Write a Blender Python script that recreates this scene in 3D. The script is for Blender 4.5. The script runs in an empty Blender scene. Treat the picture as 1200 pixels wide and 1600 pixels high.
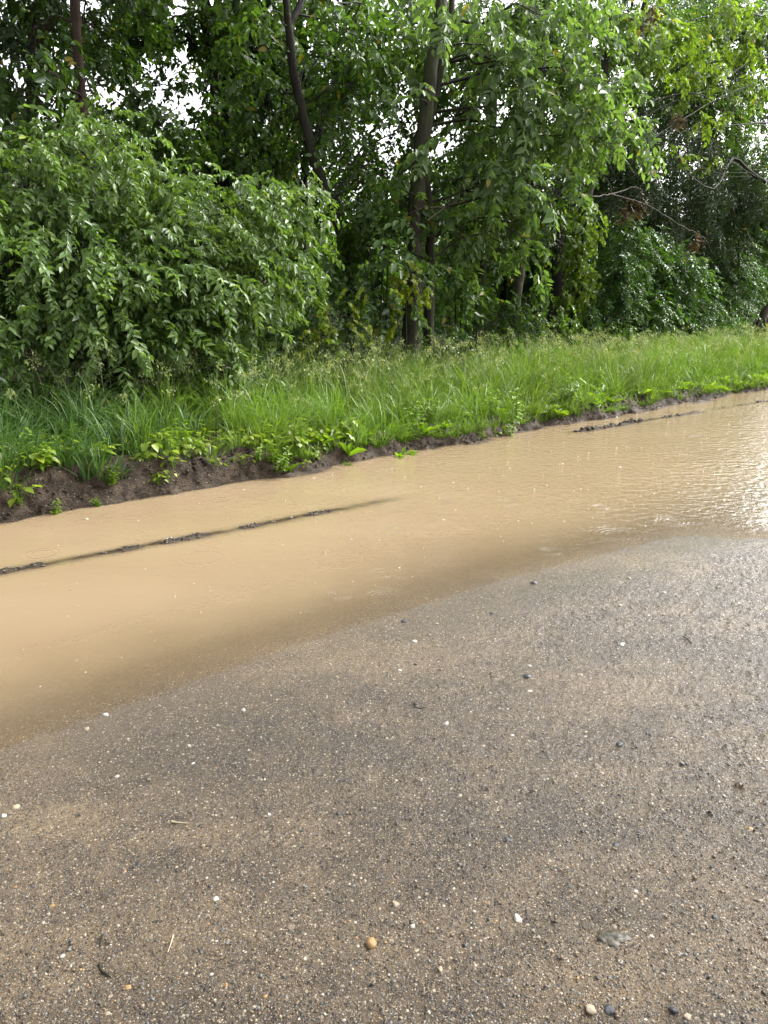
import bpy, math, random
import numpy as np

C = bpy.context.scene
COL = C.collection
rng = np.random.default_rng(11)
random.seed(11)
R = math.radians

# ------------------------------------------------------------------ frame of the road
ANG = R(39.93)
U = np.array([math.cos(ANG), math.sin(ANG)])      # along the road
N = np.array([-math.sin(ANG), math.cos(ANG)])     # across it, towards the wood
CAM_H, PITCH, FPX = 1.6, R(16.2), 1202.0

def W(s, t, z=0.0):
    return np.stack([s*U[0]+t*N[0], s*U[1]+t*N[1], z+0*s], -1)

def ST(x, y):
    return x*U[0]+y*U[1], x*N[0]+y*N[1]

def ray(c, r):
    a = (c-600)/FPX; b = -(r-800)/FPX
    return np.array([a, math.cos(PITCH)+b*math.sin(PITCH), -math.sin(PITCH)+b*math.cos(PITCH)])

def px(c, r, t):
    """a point of the place measured off the photograph, at distance t from the road axis"""
    d = ray(c, r); k = t/(d[0]*N[0]+d[1]*N[1])
    return np.array([d[0]*k, d[1]*k, CAM_H+d[2]*k])

def pg(c, r, z=0.0):
    d = ray(c, r); k = (z-CAM_H)/d[2]
    return np.array([d[0]*k, d[1]*k, z])

def mpp(p):
    """metres per photo pixel at p"""
    return (p[1]*math.cos(PITCH)-(p[2]-CAM_H)*math.sin(PITCH))/FPX

# ------------------------------------------------------------------ noise
_TAB = np.random.default_rng(3).random((256, 256))
def vn(x, y):
    xi = np.floor(x).astype(int); yi = np.floor(y).astype(int)
    fx = x-xi; fy = y-yi
    fx = fx*fx*(3-2*fx); fy = fy*fy*(3-2*fy)
    g = lambda i, j: _TAB[i % 256, j % 256]
    return (g(xi, yi)*(1-fx)+g(xi+1, yi)*fx)*(1-fy)+(g(xi, yi+1)*(1-fx)+g(xi+1, yi+1)*fx)*fy
def fbm(x, y, o=4):
    v = 0; a = .5; w = 0
    for k in range(o):
        v = v+a*(vn(x*2**k+17.3*k, y*2**k+5.1*k)-.5); w += a; a *= .55
    return v/w*2          # about -1..1
def ss(a, b, x):
    k = np.clip((x-a)/(b-a), 0, 1); return k*k*(3-2*k)

# ------------------------------------------------------------------ terrain height, water level is 0
def bank_h(s):
    return .285-.14*ss(.5, 6, s)-.04*ss(7, 14, s)
def bank_t(s):
    return 5.66+.10*fbm(s*.9, s*0+3.3, 3)+.05*fbm(s*3.1, s*0+8.1, 2)
def grit(s, t):
    """coarse gravel relief of the open road"""
    rough = .45+.65*vn(s*1.3+5, t*1.3)+.35*ss(1.0, 3.2, s)
    return rough*(.0042*fbm(s*20, t*20, 2)+.0040*fbm(s*41+3, t*41, 2)+.0042*fbm(s*77+3, t*77, 1)+.0032*(np.abs(fbm(s*112, t*112+7, 1))-.3))
def hgt(s, t):
    s = np.asarray(s, float); t = np.asarray(t, float)
    edge = 2.74-.36*ss(3.0, 6.0, s)+.09*fbm(s*.5, t*.5+9, 2)
    d = t-edge
    road = np.where(d < 0, -d*.020, -d*.048)
    road = np.maximum(road, -.10+.01*fbm(s, t, 2))
    road = np.minimum(road, .045+.0*d)
    road = road+.010*fbm(s*.8+4, t*.8, 3)*ss(.1, .8, -d)+.0035*fbm(s*7, t*7, 3)*ss(.0, .5, np.abs(d))+ss(.15, .6, -d)*grit(s, t)
    road = road-.03*np.exp(-((t+1.2)/.5)**2)*ss(6, 9, s)
    road = road-.026*np.exp(-((s-5.9)/.75)**2-((t-2.22)/.26)**2)
    # thin ridge of silt and stones left between the wheel ruts
    r1 = 4.70-.085*(s-.9)+.025*fbm(s*2, s*0, 3)
    a1 = ss(-1.5, .2, s)*(1-ss(3.4, 4.5, s))
    crest = .098+.044*fbm(s*4.3+.7, t*0+1, 3)+.012*fbm(s*11, t*11, 3)
    road = road+a1*crest*np.exp(-((t-r1)/.10)**2)*(.95+.04*np.sin(s*3))
    r2 = 5.33-.055*(s-7.6)+.03*fbm(s*2.3+3, s*0, 3)
    a2 = ss(7.0, 7.5, s)*(1-ss(13, 17, s))
    road = road+a2*(.130-.040*ss(8.4, 9.6, s)+.045*fbm(s*4+8, t*4, 3)+.03*fbm(s*12, t*12, 3))*np.exp(-((t-r2)/.085)**2)
    bt = bank_t(s); bh = bank_h(s)
    k = ss(-.04, .26, t-bt)
    clod = (.085*fbm(s*5, t*5, 4)+.06*fbm(s*14, t*14, 4))*ss(-.05, .08, t-bt)
    bank = bh*k**.8+clod*np.exp(-((t-bt-.2)/.28)**2)
    shelf = .10*np.exp(-((t-bt+.02)/.10)**2)*ss(.25, .6, fbm(s*1.3+2, s*0+6, 3)+.1)
    top = .04*np.maximum(t-6.3, 0)*(t < 400)
    top = np.minimum(top, .5)+.04*fbm(s*.6, t*.6, 3)*ss(6.3, 7.5, t)
    base = np.where(t < bt-.06, np.maximum(road, -.11), -.105+0*t)
    lo = np.where(t < bt-.06, base, np.maximum(road, -.11)*(1-k))
    z = lo+np.where(t > bt-.06, bank, 0)+np.where(t > bt+.2, top, 0)+shelf*ss(5.1, 5.4, t)*(t < bt+.05)
    far = ss(-5, -7, -(-t))*0
    return z+far

# ------------------------------------------------------------------ mesh helper
def mesh(name, v, tris=None, quads=None, mat=None, parent=None, smooth=True, attrs=None, me_only=False):
    me = bpy.data.meshes.new(name)
    v = np.asarray(v, np.float32).reshape(-1, 3)
    me.vertices.add(len(v)); me.vertices.foreach_set('co', v.ravel())
    loops = []; starts = []; n = 0
    for f, k in ((tris, 3), (quads, 4)):
        if f is None or len(f) == 0: continue
        f = np.asarray(f, np.int32).reshape(-1, k)
        loops.append(f.ravel()); starts.append(n+np.arange(len(f))*k); n += f.size
    loops = np.concatenate(loops); starts = np.concatenate(starts).astype(np.int32)
    me.loops.add(n); me.loops.foreach_set('vertex_index', loops)
    me.polygons.add(len(starts)); me.polygons.foreach_set('loop_start', starts)
    if smooth: me.polygons.foreach_set('use_smooth', np.ones(len(starts), bool))
    for a, val in (attrs or {}).items():
        at = me.attributes.new(a, 'FLOAT', 'POINT'); at.data.foreach_set('value', np.asarray(val, np.float32).ravel())
    me.update(calc_edges=True); me.validate()
    if mat: me.materials.append(mat)
    if me_only: return me
    return obj(name, me, parent)
def obj(name, me, parent=None, loc=None):
    o = bpy.data.objects.new(name, me); COL.objects.link(o)
    if parent: o.parent = parent
    if loc is not None: o.location = loc
    return o
def empty(name, loc=(0, 0, 0)):
    o = bpy.data.objects.new(name, None); COL.objects.link(o); o.location = loc; o.empty_display_size = .2
    return o
def tag(o, label=None, cat=None, group=None, kind=None):
    if label: o['label'] = label
    if cat: o['category'] = cat
    if group: o['group'] = group
    if kind: o['kind'] = kind
    return o
def copy_tree(o, parent=None):
    c = o.copy(); COL.objects.link(c)
    if parent: c.parent = parent
    for ch in list(o.children): copy_tree(ch, c)
    return c
def grid_quads(a, b):
    i = np.arange(a-1)[:, None]*b+np.arange(b-1)[None]
    return np.stack([i, i+b, i+b+1, i+1], -1).reshape(-1, 4)
class Acc:
    """collects vertices and faces of one mesh"""
    def __init__(s): s.v = []; s.t = []; s.q = []; s.n = 0
    def add(s, v, t=None, q=None):
        v = np.asarray(v, float).reshape(-1, 3)
        if t is not None and len(t): s.t.append(np.asarray(t)+s.n)
        if q is not None and len(q): s.q.append(np.asarray(q)+s.n)
        s.v.append(v); s.n += len(v)
    def build(s, name, mat, parent=None, origin=None, **k):
        v = np.concatenate(s.v)
        if origin is not None: v = v-np.asarray(origin)
        return mesh(name, v, np.concatenate(s.t) if s.t else None, np.concatenate(s.q) if s.q else None, mat, parent, **k)
def tube(acc, pts, rad, sides=6, rough=0.0):
    pts = np.asarray(pts, float); rad = np.asarray(rad, float); m = len(pts)
    d = np.gradient(pts, axis=0); d /= np.linalg.norm(d, axis=1)[:, None]+1e-9
    ref = np.array([.31, .87, .2]) if abs(d[0][2]) > .7 else np.array([0.05, 0.02, 1.])
    a = np.cross(d, ref); a /= np.linalg.norm(a, axis=1)[:, None]+1e-9
    b = np.cross(d, a)
    th = np.arange(sides)*2*math.pi/sides
    rr = rad[:, None]*np.ones(sides)
    if rough: rr = rr*(1+rough*(vn(np.arange(m)[:, None]*.45+sides, th[None]*1.6+m)-.5)*2)
    v = pts[:, None]+a[:, None]*(np.cos(th)[None]*rr)[..., None]+b[:, None]*(np.sin(th)[None]*rr)[..., None]
    i = np.arange(m-1)[:, None]*sides; j = np.arange(sides)[None]; j2 = (j+1) % sides
    q = np.stack([i+j, i+j2, i+sides+j2, i+sides+j], -1).reshape(-1, 4)
    acc.add(v, None, q)
def spline(pts, n):
    """Catmull-Rom through rows of any width"""
    p = np.asarray(pts, float); p = np.vstack([2*p[0]-p[1], p, 2*p[-1]-p[-2]])
    out = []
    for k in range(1, len(p)-2):
        tt = np.linspace(0, 1, n, endpoint=False)[:, None]
        a, b, c, d = p[k-1], p[k], p[k+1], p[k+2]
        out.append(.5*((2*b)+(-a+c)*tt+(2*a-5*b+4*c-d)*tt**2+(-a+3*b-3*c+d)*tt**3))
    out.append(p[-2][None])
    return np.vstack(out)

# ------------------------------------------------------------------ materials
def newmat(name):
    m = bpy.data.materials.new(name); m.use_nodes = True; nt = m.node_tree
    for n in list(nt.nodes): nt.nodes.remove(n)
    out = nt.nodes.new('ShaderNodeOutputMaterial')
    return m, nt, out
def nd(nt, typ, ins=None, **props):
    n = nt.nodes.new(typ)
    for k, v in props.items(): setattr(n, k, v)
    for k, v in (ins or {}).items():
        s = n.inputs[k]
        if isinstance(v, bpy.types.NodeSocket): nt.links.new(v, s)
        else: s.default_value = v
    return n
def mth(nt, op, a, b=None, c=None):
    ins = {0: a}
    if b is not None: ins[1] = b
    if c is not None: ins[2] = c
    return nd(nt, 'ShaderNodeMath', ins, operation=op).outputs[0]
def ramp(nt, fac, stops, interp='LINEAR'):
    n = nt.nodes.new('ShaderNodeValToRGB'); n.color_ramp.interpolation = interp
    el = n.color_ramp.elements
    while len(el) < len(stops): el.new(.5)
    for e, (p, c) in zip(el, stops): e.position = p; e.color = tuple(c)+(1,) if len(c) == 3 else c
    nt.links.new(fac, n.inputs[0]); return n.outputs[0]
def mixc(nt, f, a, b, bt='MIX'):
    n = nt.nodes.new('ShaderNodeMix'); n.data_type = 'RGBA'; n.blend_type = bt
    for s, v in ((n.inputs[0], f), (n.inputs[6], a), (n.inputs[7], b)):
        if isinstance(v, bpy.types.NodeSocket): nt.links.new(v, s)
        else: s.default_value = v if not isinstance(v, tuple) or len(v) == 4 else v+(1,)
    return n.outputs[2]
def noise(nt, vec, scale, detail=4, rough=.55):
    return nd(nt, 'ShaderNodeTexNoise', {'Vector': vec, 'Scale': scale, 'Detail': detail, 'Roughness': rough})
def wpos(nt): return nd(nt, 'ShaderNodeNewGeometry').outputs['Position']

def leaf_mat(name, dark, mid, light, trans=.35, rough=.3, clump=.9, tcol=None, oddc=(.33, .27, .05), spec=.5):
    dark, mid, light = [(.98*c[0], .95*c[1], .92*c[2]) for c in (dark, mid, light)]
    m, nt, out = newmat(name)
    g = nd(nt, 'ShaderNodeNewGeometry')
    rnd = g.outputs['Random Per Island']
    nz = noise(nt, g.outputs['Position'], clump, 2).outputs['Fac']
    f = mth(nt, 'ADD', mth(nt, 'MULTIPLY', rnd, .75), mth(nt, 'MULTIPLY', mth(nt, 'SUBTRACT', nz, .35), .9))
    colr = ramp(nt, f, [(0.05, dark), (.45, mid), (.95, light)])
    odd = mth(nt, 'GREATER_THAN', nd(nt, 'ShaderNodeTexWhiteNoise', {'W': mth(nt, 'MULTIPLY', rnd, 917.0)}, noise_dimensions='1D').outputs[0], .992)
    colr = mixc(nt, odd, colr, oddc)
    p = nd(nt, 'ShaderNodeBsdfPrincipled', {'Base Color': colr, 'Roughness': rough, 'Specular IOR Level': spec*.55})
    tc = mixc(nt, 1.0, colr, tcol or (1.5, 1.6, .55), 'MULTIPLY')
    t = nd(nt, 'ShaderNodeBsdfTranslucent', {'Color': tc})
    mx = nd(nt, 'ShaderNodeMixShader', {0: trans, 1: p.outputs[0], 2: t.outputs[0]})
    nt.links.new(mx.outputs[0], out.inputs[0]); return m

def bark_mat(name, a, b, moss=.3, sc=1.0):
    m, nt, out = newmat(name)
    P = wpos(nt)
    mp = nd(nt, 'ShaderNodeMapping', {'Vector': P, 'Scale': (26*sc, 26*sc, 3.2*sc)})
    n1 = noise(nt, mp.outputs[0], 1.0, 6, .65).outputs['Fac']
    n2 = noise(nt, P, 2.2, 3).outputs['Fac']
    c = ramp(nt, n1, [(.3, a), (.62, b)])
    mf = mth(nt, 'MULTIPLY', ramp(nt, n2, [(.45, (0, 0, 0)), (.65, (1, 1, 1))]), moss)
    c = mixc(nt, mf, c, (.055, .07, .02))
    bp = nd(nt, 'ShaderNodeBump', {'Height': n1, 'Strength': 1.0, 'Distance': .02})
    p = nd(nt, 'ShaderNodeBsdfPrincipled', {'Base Color': c, 'Roughness': .75, 'Specular IOR Level': .22, 'Normal': bp.outputs[0]})
    nt.links.new(p.outputs[0], out.inputs[0]); return m

def plain_mat(name, a, b, rough=.4, scale=60, bump=.003, coat=0.0):
    m, nt, out = newmat(name)
    P = nd(nt, 'ShaderNodeTexCoord').outputs['Object']
    n1 = noise(nt, P, scale, 5, .6).outputs['Fac']
    c = ramp(nt, n1, [(.3, a), (.7, b)])
    bp = nd(nt, 'ShaderNodeBump', {'Height': n1, 'Strength': .6, 'Distance': bump})
    p = nd(nt, 'ShaderNodeBsdfPrincipled', {'Base Color': c, 'Roughness': rough, 'Normal': bp.outputs[0], 'Coat Weight': coat, 'Coat Roughness': .08, 'Specular IOR Level': .3})
    nt.links.new(p.outputs[0], out.inputs[0]); return m

def road_mat():
    m, nt, out = newmat('wet gravel')
    P = wpos(nt)
    big = noise(nt, P, 1.1, 4, .6).outputs['Fac']
    mid = noise(nt, P, 7, 4, .6).outputs['Fac']
    fine = noise(nt, P, 160, 4, .7).outputs['Fac']
    v1 = nd(nt, 'ShaderNodeTexVoronoi', {'Vector': P, 'Scale': 95.0})
    v2 = nd(nt, 'ShaderNodeTexVoronoi', {'Vector': P, 'Scale': 210.0})
    r1 = nd(nt, 'ShaderNodeSeparateColor', {0: v1.outputs['Color']}).outputs
    r2 = nd(nt, 'ShaderNodeSeparateColor', {0: v2.outputs['Color']}).outputs
    patch = noise(nt, nd(nt, 'ShaderNodeMapping', {'Vector': P, 'Rotation': (0, 0, -ANG), 'Scale': (.7, 1.7, 1)}).outputs[0], 1.0, 5, .62).outputs['Fac']
    mud = ramp(nt, mth(nt, 'ADD', mth(nt, 'MULTIPLY', patch, .7), mth(nt, 'MULTIPLY', mid, .3)),
               [(.34, (.024, .0165, .010)), (.48, (.074, .051, .028)), (.64, (.175, .123, .066))])
    grain = [(0, (.010, .010, .012)), (.34, (.030, .025, .019)), (.58, (.095, .072, .046)), (.80, (.22, .17, .11)), (.93, (.40, .33, .23)), (1, (.60, .53, .42))]
    g1 = ramp(nt, r1[0], grain); g2 = ramp(nt, r2[0], grain)
    # how many of the cells show as stones
    s1 = mth(nt, 'MULTIPLY', mth(nt, 'GREATER_THAN', r1[1], .62), mth(nt, 'LESS_THAN', v1.outputs['Distance'], .42))
    s2 = mth(nt, 'MULTIPLY', mth(nt, 'GREATER_THAN', r2[1], .30), mth(nt, 'LESS_THAN', v2.outputs['Distance'], .45))
    c = mixc(nt, mth(nt, 'MULTIPLY', s2, .85), mud, g2)
    c = mixc(nt, mth(nt, 'MULTIPLY', s1, .8), c, g1)
    dm = nd(nt, 'ShaderNodeAttribute', attribute_name='damp').outputs['Fac']
    c = mixc(nt, mth(nt, 'MULTIPLY', dm, .7), c, mixc(nt, .4, (.145, .103, .058), c))
    sl = nd(nt, 'ShaderNodeAttribute', attribute_name='silt').outputs['Fac']
    c = mixc(nt, sl, c, mixc(nt, .35, (.020, .016, .012), c))
    h = mth(nt, 'ADD', mth(nt, 'MULTIPLY', mth(nt, 'SUBTRACT', .5, v1.outputs['Distance']), mth(nt, 'MULTIPLY', s1, .9)),
            mth(nt, 'MULTIPLY', mth(nt, 'SUBTRACT', .5, v2.outputs['Distance']), mth(nt, 'MULTIPLY', s2, .55)))
    h = mth(nt, 'ADD', h, mth(nt, 'MULTIPLY', fine, .8))
    h = mth(nt, 'ADD', h, mth(nt, 'MULTIPLY', noise(nt, P, 45, 3).outputs['Fac'], 1.0))
    bp = nd(nt, 'ShaderNodeBump', {'Height': h, 'Strength': 1.0, 'Distance': .012})
    ro = mth(nt, 'ADD', ramp(nt, mid, [(.3, (.10,)*3), (.7, (.24,)*3)]), mth(nt, 'MULTIPLY', sl, .55))
    p = nd(nt, 'ShaderNodeBsdfPrincipled', {'Base Color': c, 'Roughness': ro, 'Specular IOR Level': mth(nt, 'SUBTRACT', .42, mth(nt, 'MULTIPLY', sl, .3)), 'Coat Weight': mth(nt, 'SUBTRACT', .14, mth(nt, 'MULTIPLY', sl, .14)), 'Coat Roughness': .10, 'Coat IOR': 1.33, 'Normal': bp.outputs[0], 'Coat Normal': bp.outputs[0]})
    nt.links.new(p.outputs[0], out.inputs[0]); return m

def mud_mat():
    m, nt, out = newmat('dark wet soil')
    P = wpos(nt)
    n1 = noise(nt, P, 9, 6, .65).outputs['Fac']; n2 = noise(nt, P, 60, 5, .7).outputs['Fac']; n3 = noise(nt, P, 1.7, 3).outputs['Fac']
    c = ramp(nt, n1, [(.3, (.030, .020, .012)), (.5, (.066, .045, .028)), (.72, (.145, .104, .064))])
    pale = ramp(nt, n3, [(.5, (0, 0, 0)), (.66, (1, 1, 1))])
    c = mixc(nt, mth(nt, 'MULTIPLY', pale, .55), c, (.17, .125, .085))
    v = nd(nt, 'ShaderNodeTexVoronoi', {'Vector': P, 'Scale': 70.0})
    rc = nd(nt, 'ShaderNodeSeparateColor', {0: v.outputs['Color']}).outputs
    st = mth(nt, 'MULTIPLY', mth(nt, 'GREATER_THAN', rc[0], .9), mth(nt, 'LESS_THAN', v.outputs['Distance'], .35))
    c = mixc(nt, st, c, (.24, .2, .15))
    h = mth(nt, 'ADD', mth(nt, 'MULTIPLY', n1, 2.0), n2)
    bp = nd(nt, 'ShaderNodeBump', {'Height': h, 'Strength': 1.0, 'Distance': .045})
    p = nd(nt, 'ShaderNodeBsdfPrincipled', {'Base Color': c, 'Roughness': .65, 'Specular IOR Level': .2, 'Normal': bp.outputs[0]})
    nt.links.new(p.outputs[0], out.inputs[0]); return m

def floor_mat():
    m, nt, out = newmat('leaf litter')
    P = wpos(nt)
    n1 = noise(nt, P, 3, 6, .65).outputs['Fac']
    c = ramp(nt, n1, [(.3, (.020, .018, .010)), (.6, (.05, .045, .02)), (.8, (.05, .075, .02))])
    bp = nd(nt, 'ShaderNodeBump', {'Height': noise(nt, P, 30, 5, .7).outputs['Fac'], 'Strength': 1.0, 'Distance': .03})
    p = nd(nt, 'ShaderNodeBsdfPrincipled', {'Base Color': c, 'Roughness': .8, 'Specular IOR Level': .1, 'Normal': bp.outputs[0]})
    nt.links.new(p.outputs[0], out.inputs[0]); return m

RINGS = [(795, 785, .13), (967, 836, .22), (606, 935, .17), (617, 829, .10), (700, 783, .08), (345, 1058, .07), (575, 991, .06), (940, 792, .09), (862, 862, .10), (1052, 815, .15), (530, 930, .08)]
def water_mat():
    m, nt, out = newmat('muddy rain water')
    P = wpos(nt)
    hs = []
    # rings of falling drops: one ring per cell, each at its own age
    for sc, fr, amp in ((2.3, 70., 1.0), (4.1, 62., .8), (7.0, 48., .5)):
        v = nd(nt, 'ShaderNodeTexVoronoi', {'Vector': nd(nt, 'ShaderNodeMapping', {'Vector': P, 'Location': (sc*3.1, sc, 0), 'Scale': (1, 1, 0)}).outputs[0], 'Scale': sc})
        d = v.outputs['Distance']; cc = nd(nt, 'ShaderNodeSeparateColor', {0: v.outputs['Color']}).outputs
        r0 = mth(nt, 'MULTIPLY', cc[0], .42)
        e = mth(nt, 'DIVIDE', mth(nt, 'SUBTRACT', d, r0), .07)
        env = mth(nt, 'EXPONENT', mth(nt, 'MULTIPLY', mth(nt, 'MULTIPLY', e, e), -1.0))
        env = mth(nt, 'MULTIPLY', env, mth(nt, 'GREATER_THAN', cc[1], .45))
        fade = mth(nt, 'SUBTRACT', 1.0, mth(nt, 'MULTIPLY', cc[0], .7))
        wv = mth(nt, 'SINE', mth(nt, 'MULTIPLY', d, fr*.9))
        hs.append(mth(nt, 'MULTIPLY', mth(nt, 'MULTIPLY', wv, env), mth(nt, 'MULTIPLY', fade, .0024*amp/sc*2.3)))
    for c, r, rad in RINGS:
        q = pg(c, r)
        d = nd(nt, 'ShaderNodeVectorMath', {0: P, 1: tuple(q)}, operation='DISTANCE').outputs['Value']
        e = mth(nt, 'DIVIDE', mth(nt, 'SUBTRACT', d, rad*.62), rad*.33)
        env = mth(nt, 'EXPONENT', mth(nt, 'MULTIPLY', mth(nt, 'MULTIPLY', e, e), -1.0))
        wv = mth(nt, 'SINE', mth(nt, 'MULTIPLY', d, 2*math.pi/(.012+rad*.12)))
        hs.append(mth(nt, 'MULTIPLY', mth(nt, 'MULTIPLY', wv, env), .0016))
    h = hs[0]
    for x in hs[1:]: h = mth(nt, 'ADD', h, x)
    n1 = noise(nt, P, 14, 3, .5).outputs['Fac']
    n2 = noise(nt, P, 38, 2, .5).outputs['Fac']
    along = nd(nt, 'ShaderNodeVectorMath', {0: P, 1: (U[0], U[1], 0)}, operation='DOT_PRODUCT').outputs['Value']
    gust = nd(nt, 'ShaderNodeMapRange', {'Value': mth(nt, 'ADD', along, mth(nt, 'MULTIPLY', noise(nt, P, .7, 2).outputs['Fac'], 4.0)), 'From Min': 3.6, 'From Max': 8.0, 'To Min': .0026, 'To Max': .0150}).outputs[0]
    h = mth(nt, 'ADD', h, mth(nt, 'MULTIPLY', n1, gust))
    h = mth(nt, 'ADD', h, mth(nt, 'MULTIPLY', n2, mth(nt, 'MULTIPLY', gust, .24)))
    bp = nd(nt, 'ShaderNodeBump', {'Height': h, 'Strength': 1.0, 'Distance': 1.0})
    dep = nd(nt, 'ShaderNodeAttribute', attribute_name='depth').outputs['Fac']
    a = mth(nt, 'SUBTRACT', 1.0, mth(nt, 'EXPONENT', mth(nt, 'MULTIPLY', dep, -44.0)))
    sw = noise(nt, nd(nt, 'ShaderNodeMapping', {'Vector': P, 'Rotation': (0, 0, -ANG), 'Scale': (.5, 1.6, 1)}).outputs[0], .9, 3).outputs['Fac']
    colr = ramp(nt, sw, [(.3, (.250, .182, .108)), (.7, (.284, .210, .128))])
    df = nd(nt, 'ShaderNodeBsdfDiffuse', {'Color': colr})
    tr = nd(nt, 'ShaderNodeBsdfTransparent', {'Color': (.97, .94, .88, 1)})
    body = nd(nt, 'ShaderNodeMixShader', {0: a, 1: tr.outputs[0], 2: df.outputs[0]})
    gl = nd(nt, 'ShaderNodeBsdfGlossy', {'Color': (1, 1, 1, 1), 'Roughness': .045, 'Normal': bp.outputs[0]})
    fr = nd(nt, 'ShaderNodeFresnel', {'IOR': 1.33, 'Normal': bp.outputs[0]})
    film = nd(nt, 'ShaderNodeMapRange', {'Value': dep, 'From Min': 0.0, 'From Max': .016}, interpolation_type='SMOOTHSTEP').outputs[0]
    mx = nd(nt, 'ShaderNodeMixShader', {0: mth(nt, 'MULTIPLY', fr.outputs[0], film), 1: body.outputs[0], 2: gl.outputs[0]})
    nt.links.new(mx.outputs[0], out.inputs[0]); return m

def grass_mat(name, root, tip, alt):
    root, tip, alt = [tuple(.82*x for x in c) for c in (root, tip, alt)]
    m, nt, out = newmat(name)
    g = nd(nt, 'ShaderNodeNewGeometry'); rnd = g.outputs['Random Per Island']
    nz = noise(nt, g.outputs['Position'], .8, 2).outputs['Fac']
    c = mixc(nt, rnd, root, tip)
    c = mixc(nt, ramp(nt, nz, [(.4, (0, 0, 0)), (.65, (1, 1, 1))]), c, alt)
    p = nd(nt, 'ShaderNodeBsdfPrincipled', {'Base Color': c, 'Roughness': .38, 'Specular IOR Level': .3})
    t = nd(nt, 'ShaderNodeBsdfTranslucent', {'Color': mixc(nt, 1.0, c, (1.5, 1.5, .6), 'MULTIPLY')})
    mx = nd(nt, 'ShaderNodeMixShader', {0: .35, 1: p.outputs[0], 2: t.outputs[0]})
    nt.links.new(mx.outputs[0], out.inputs[0]); return m

M = {}
M['road'] = road_mat(); M['mud'] = mud_mat(); M['floor'] = floor_mat(); M['water'] = water_mat()
M['bush'] = leaf_mat('drooping shrub leaf', (.066, .128, .030), (.122, .215, .056), (.195, .300, .092), .36, .30, 1.3, None, (.42, .47, .38), .46)  # few whitish leaves: pale undersides, and wet glare painted into the colour
M['leaf_mid'] = leaf_mat('tree leaf', (.034, .078, .018), (.066, .134, .030), (.115, .208, .046), .46, .32)
M['leaf_light'] = leaf_mat('fresh tree leaf', (.080, .148, .046), (.130, .222, .080), (.190, .300, .118), .44, .29)
M['leaf_yellow'] = leaf_mat('yellow green leaf', (.13, .19, .018), (.20, .27, .026), (.30, .35, .045), .45, .34)
M['leaf_lime'] = leaf_mat('lime leaf', (.11, .19, .026), (.16, .26, .04), (.22, .33, .06), .48, .34)
M['leaf_dark'] = leaf_mat('dark leaf', (.016, .036, .011), (.030, .064, .018), (.052, .100, .026), .30, .36)
M['leaf_cedar'] = leaf_mat('cedar spray', (.022, .045, .014), (.038, .070, .022), (.06, .10, .03), .15, .5)
M['leaf_shrub'] = leaf_mat('shrub leaf', (.034, .085, .020), (.062, .140, .032), (.105, .205, .045), .35, .30, 1.4)
M['leaf_brown'] = leaf_mat('dead leaf cluster', (.055, .036, .022), (.09, .06, .036), (.14, .095, .06), .2, .6)
M['weed'] = leaf_mat('weed leaf', (.095, .185, .018), (.165, .295, .028), (.270, .390, .045), .40, .32, 2.2)
M['weed_yellow'] = leaf_mat('yellow green weed leaf', (.13, .20, .016), (.22, .33, .026), (.31, .41, .05), .42, .32, 2.2)
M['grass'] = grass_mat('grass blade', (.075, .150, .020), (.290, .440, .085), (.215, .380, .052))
M['grass_blue'] = grass_mat('blue green grass blade', (.050, .115, .024), (.130, .245, .062), (.095, .195, .040))  # darker, bluer grass colour of the left verge
M['seed'] = grass_mat('grass seed head', (.26, .33, .13), (.46, .50, .26), (.33, .41, .17))
M['bark'] = bark_mat('brown bark', (.009, .007, .005), (.042, .033, .021), .7)
M['bark_dark'] = bark_mat('dark wet bark', (.006, .005, .004), (.024, .018, .013), .25)
M['bark_red'] = bark_mat('reddish bark', (.018, .009, .006), (.062, .034, .023), .05)
M['bark_grey'] = bark_mat('grey bark', (.030, .025, .018), (.10, .085, .06), .3)
M['bark_dead'] = bark_mat('dead grey wood', (.05, .042, .033), (.14, .12, .095), 0)
M['twig'] = plain_mat('thin twig', (.03, .022, .015), (.07, .052, .036), .5, 30)

# ------------------------------------------------------------------ setting
def axis(lo, a, b, hi, step, grow=1.18):
    def out(x, lim):
        r = []; d = step*1.5
        while True:
            x = x+d; d *= grow
            if x >= lim: r.append(lim); break
            r.append(x)
        return np.array(r)
    m = np.arange(a, b+step*.5, step)
    l = -out(-m[0], -lo)[::-1] if lo < m[0] else np.array([])
    h = out(m[-1], hi) if hi > m[-1] else np.array([])
    return np.concatenate([l, m, h])
def silt(S, T):
    r1 = 4.70-.085*(S-.9); r2 = 5.33-.055*(S-7.6)
    a = np.exp(-((T-r1)/.09)**2)*(S < 4.8)+np.exp(-((T-r2)/.2)**2)*(S > 6.6)+ss(5.2, 5.5, T)
    return np.clip(a, 0, 1)
def damp(S, T):
    return np.exp(-np.maximum(2.74-.36*ss(3.0, 6.0, S)-T, 0)/.32)
def sheet(name, sv, tv, mat, push=0.0, kind='structure'):
    S, T = np.meshgrid(sv, tv, indexing='ij')
    Z = hgt(S, T)
    T2 = T
    if push:
        e = ss(tv[0], tv[0]+.12, T)*(1-ss(tv[-1]-.2, tv[-1], T))
        T2 = T+push*fbm(S*7, Z*14+T*3, 3)*e
    o = mesh(name, W(S, T2, Z), None, grid_quads(len(sv), len(tv)), mat, attrs={'silt': silt(S, T), 'damp': damp(S, T)})
    o['kind'] = kind
    return o
SV = np.concatenate([axis(-250, -.6, -.35, -.35, .02, 1.09), np.arange(-.345, 4.6, .0065), axis(4.605, 4.605, 9.0, 250, .02, 1.09)])
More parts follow.
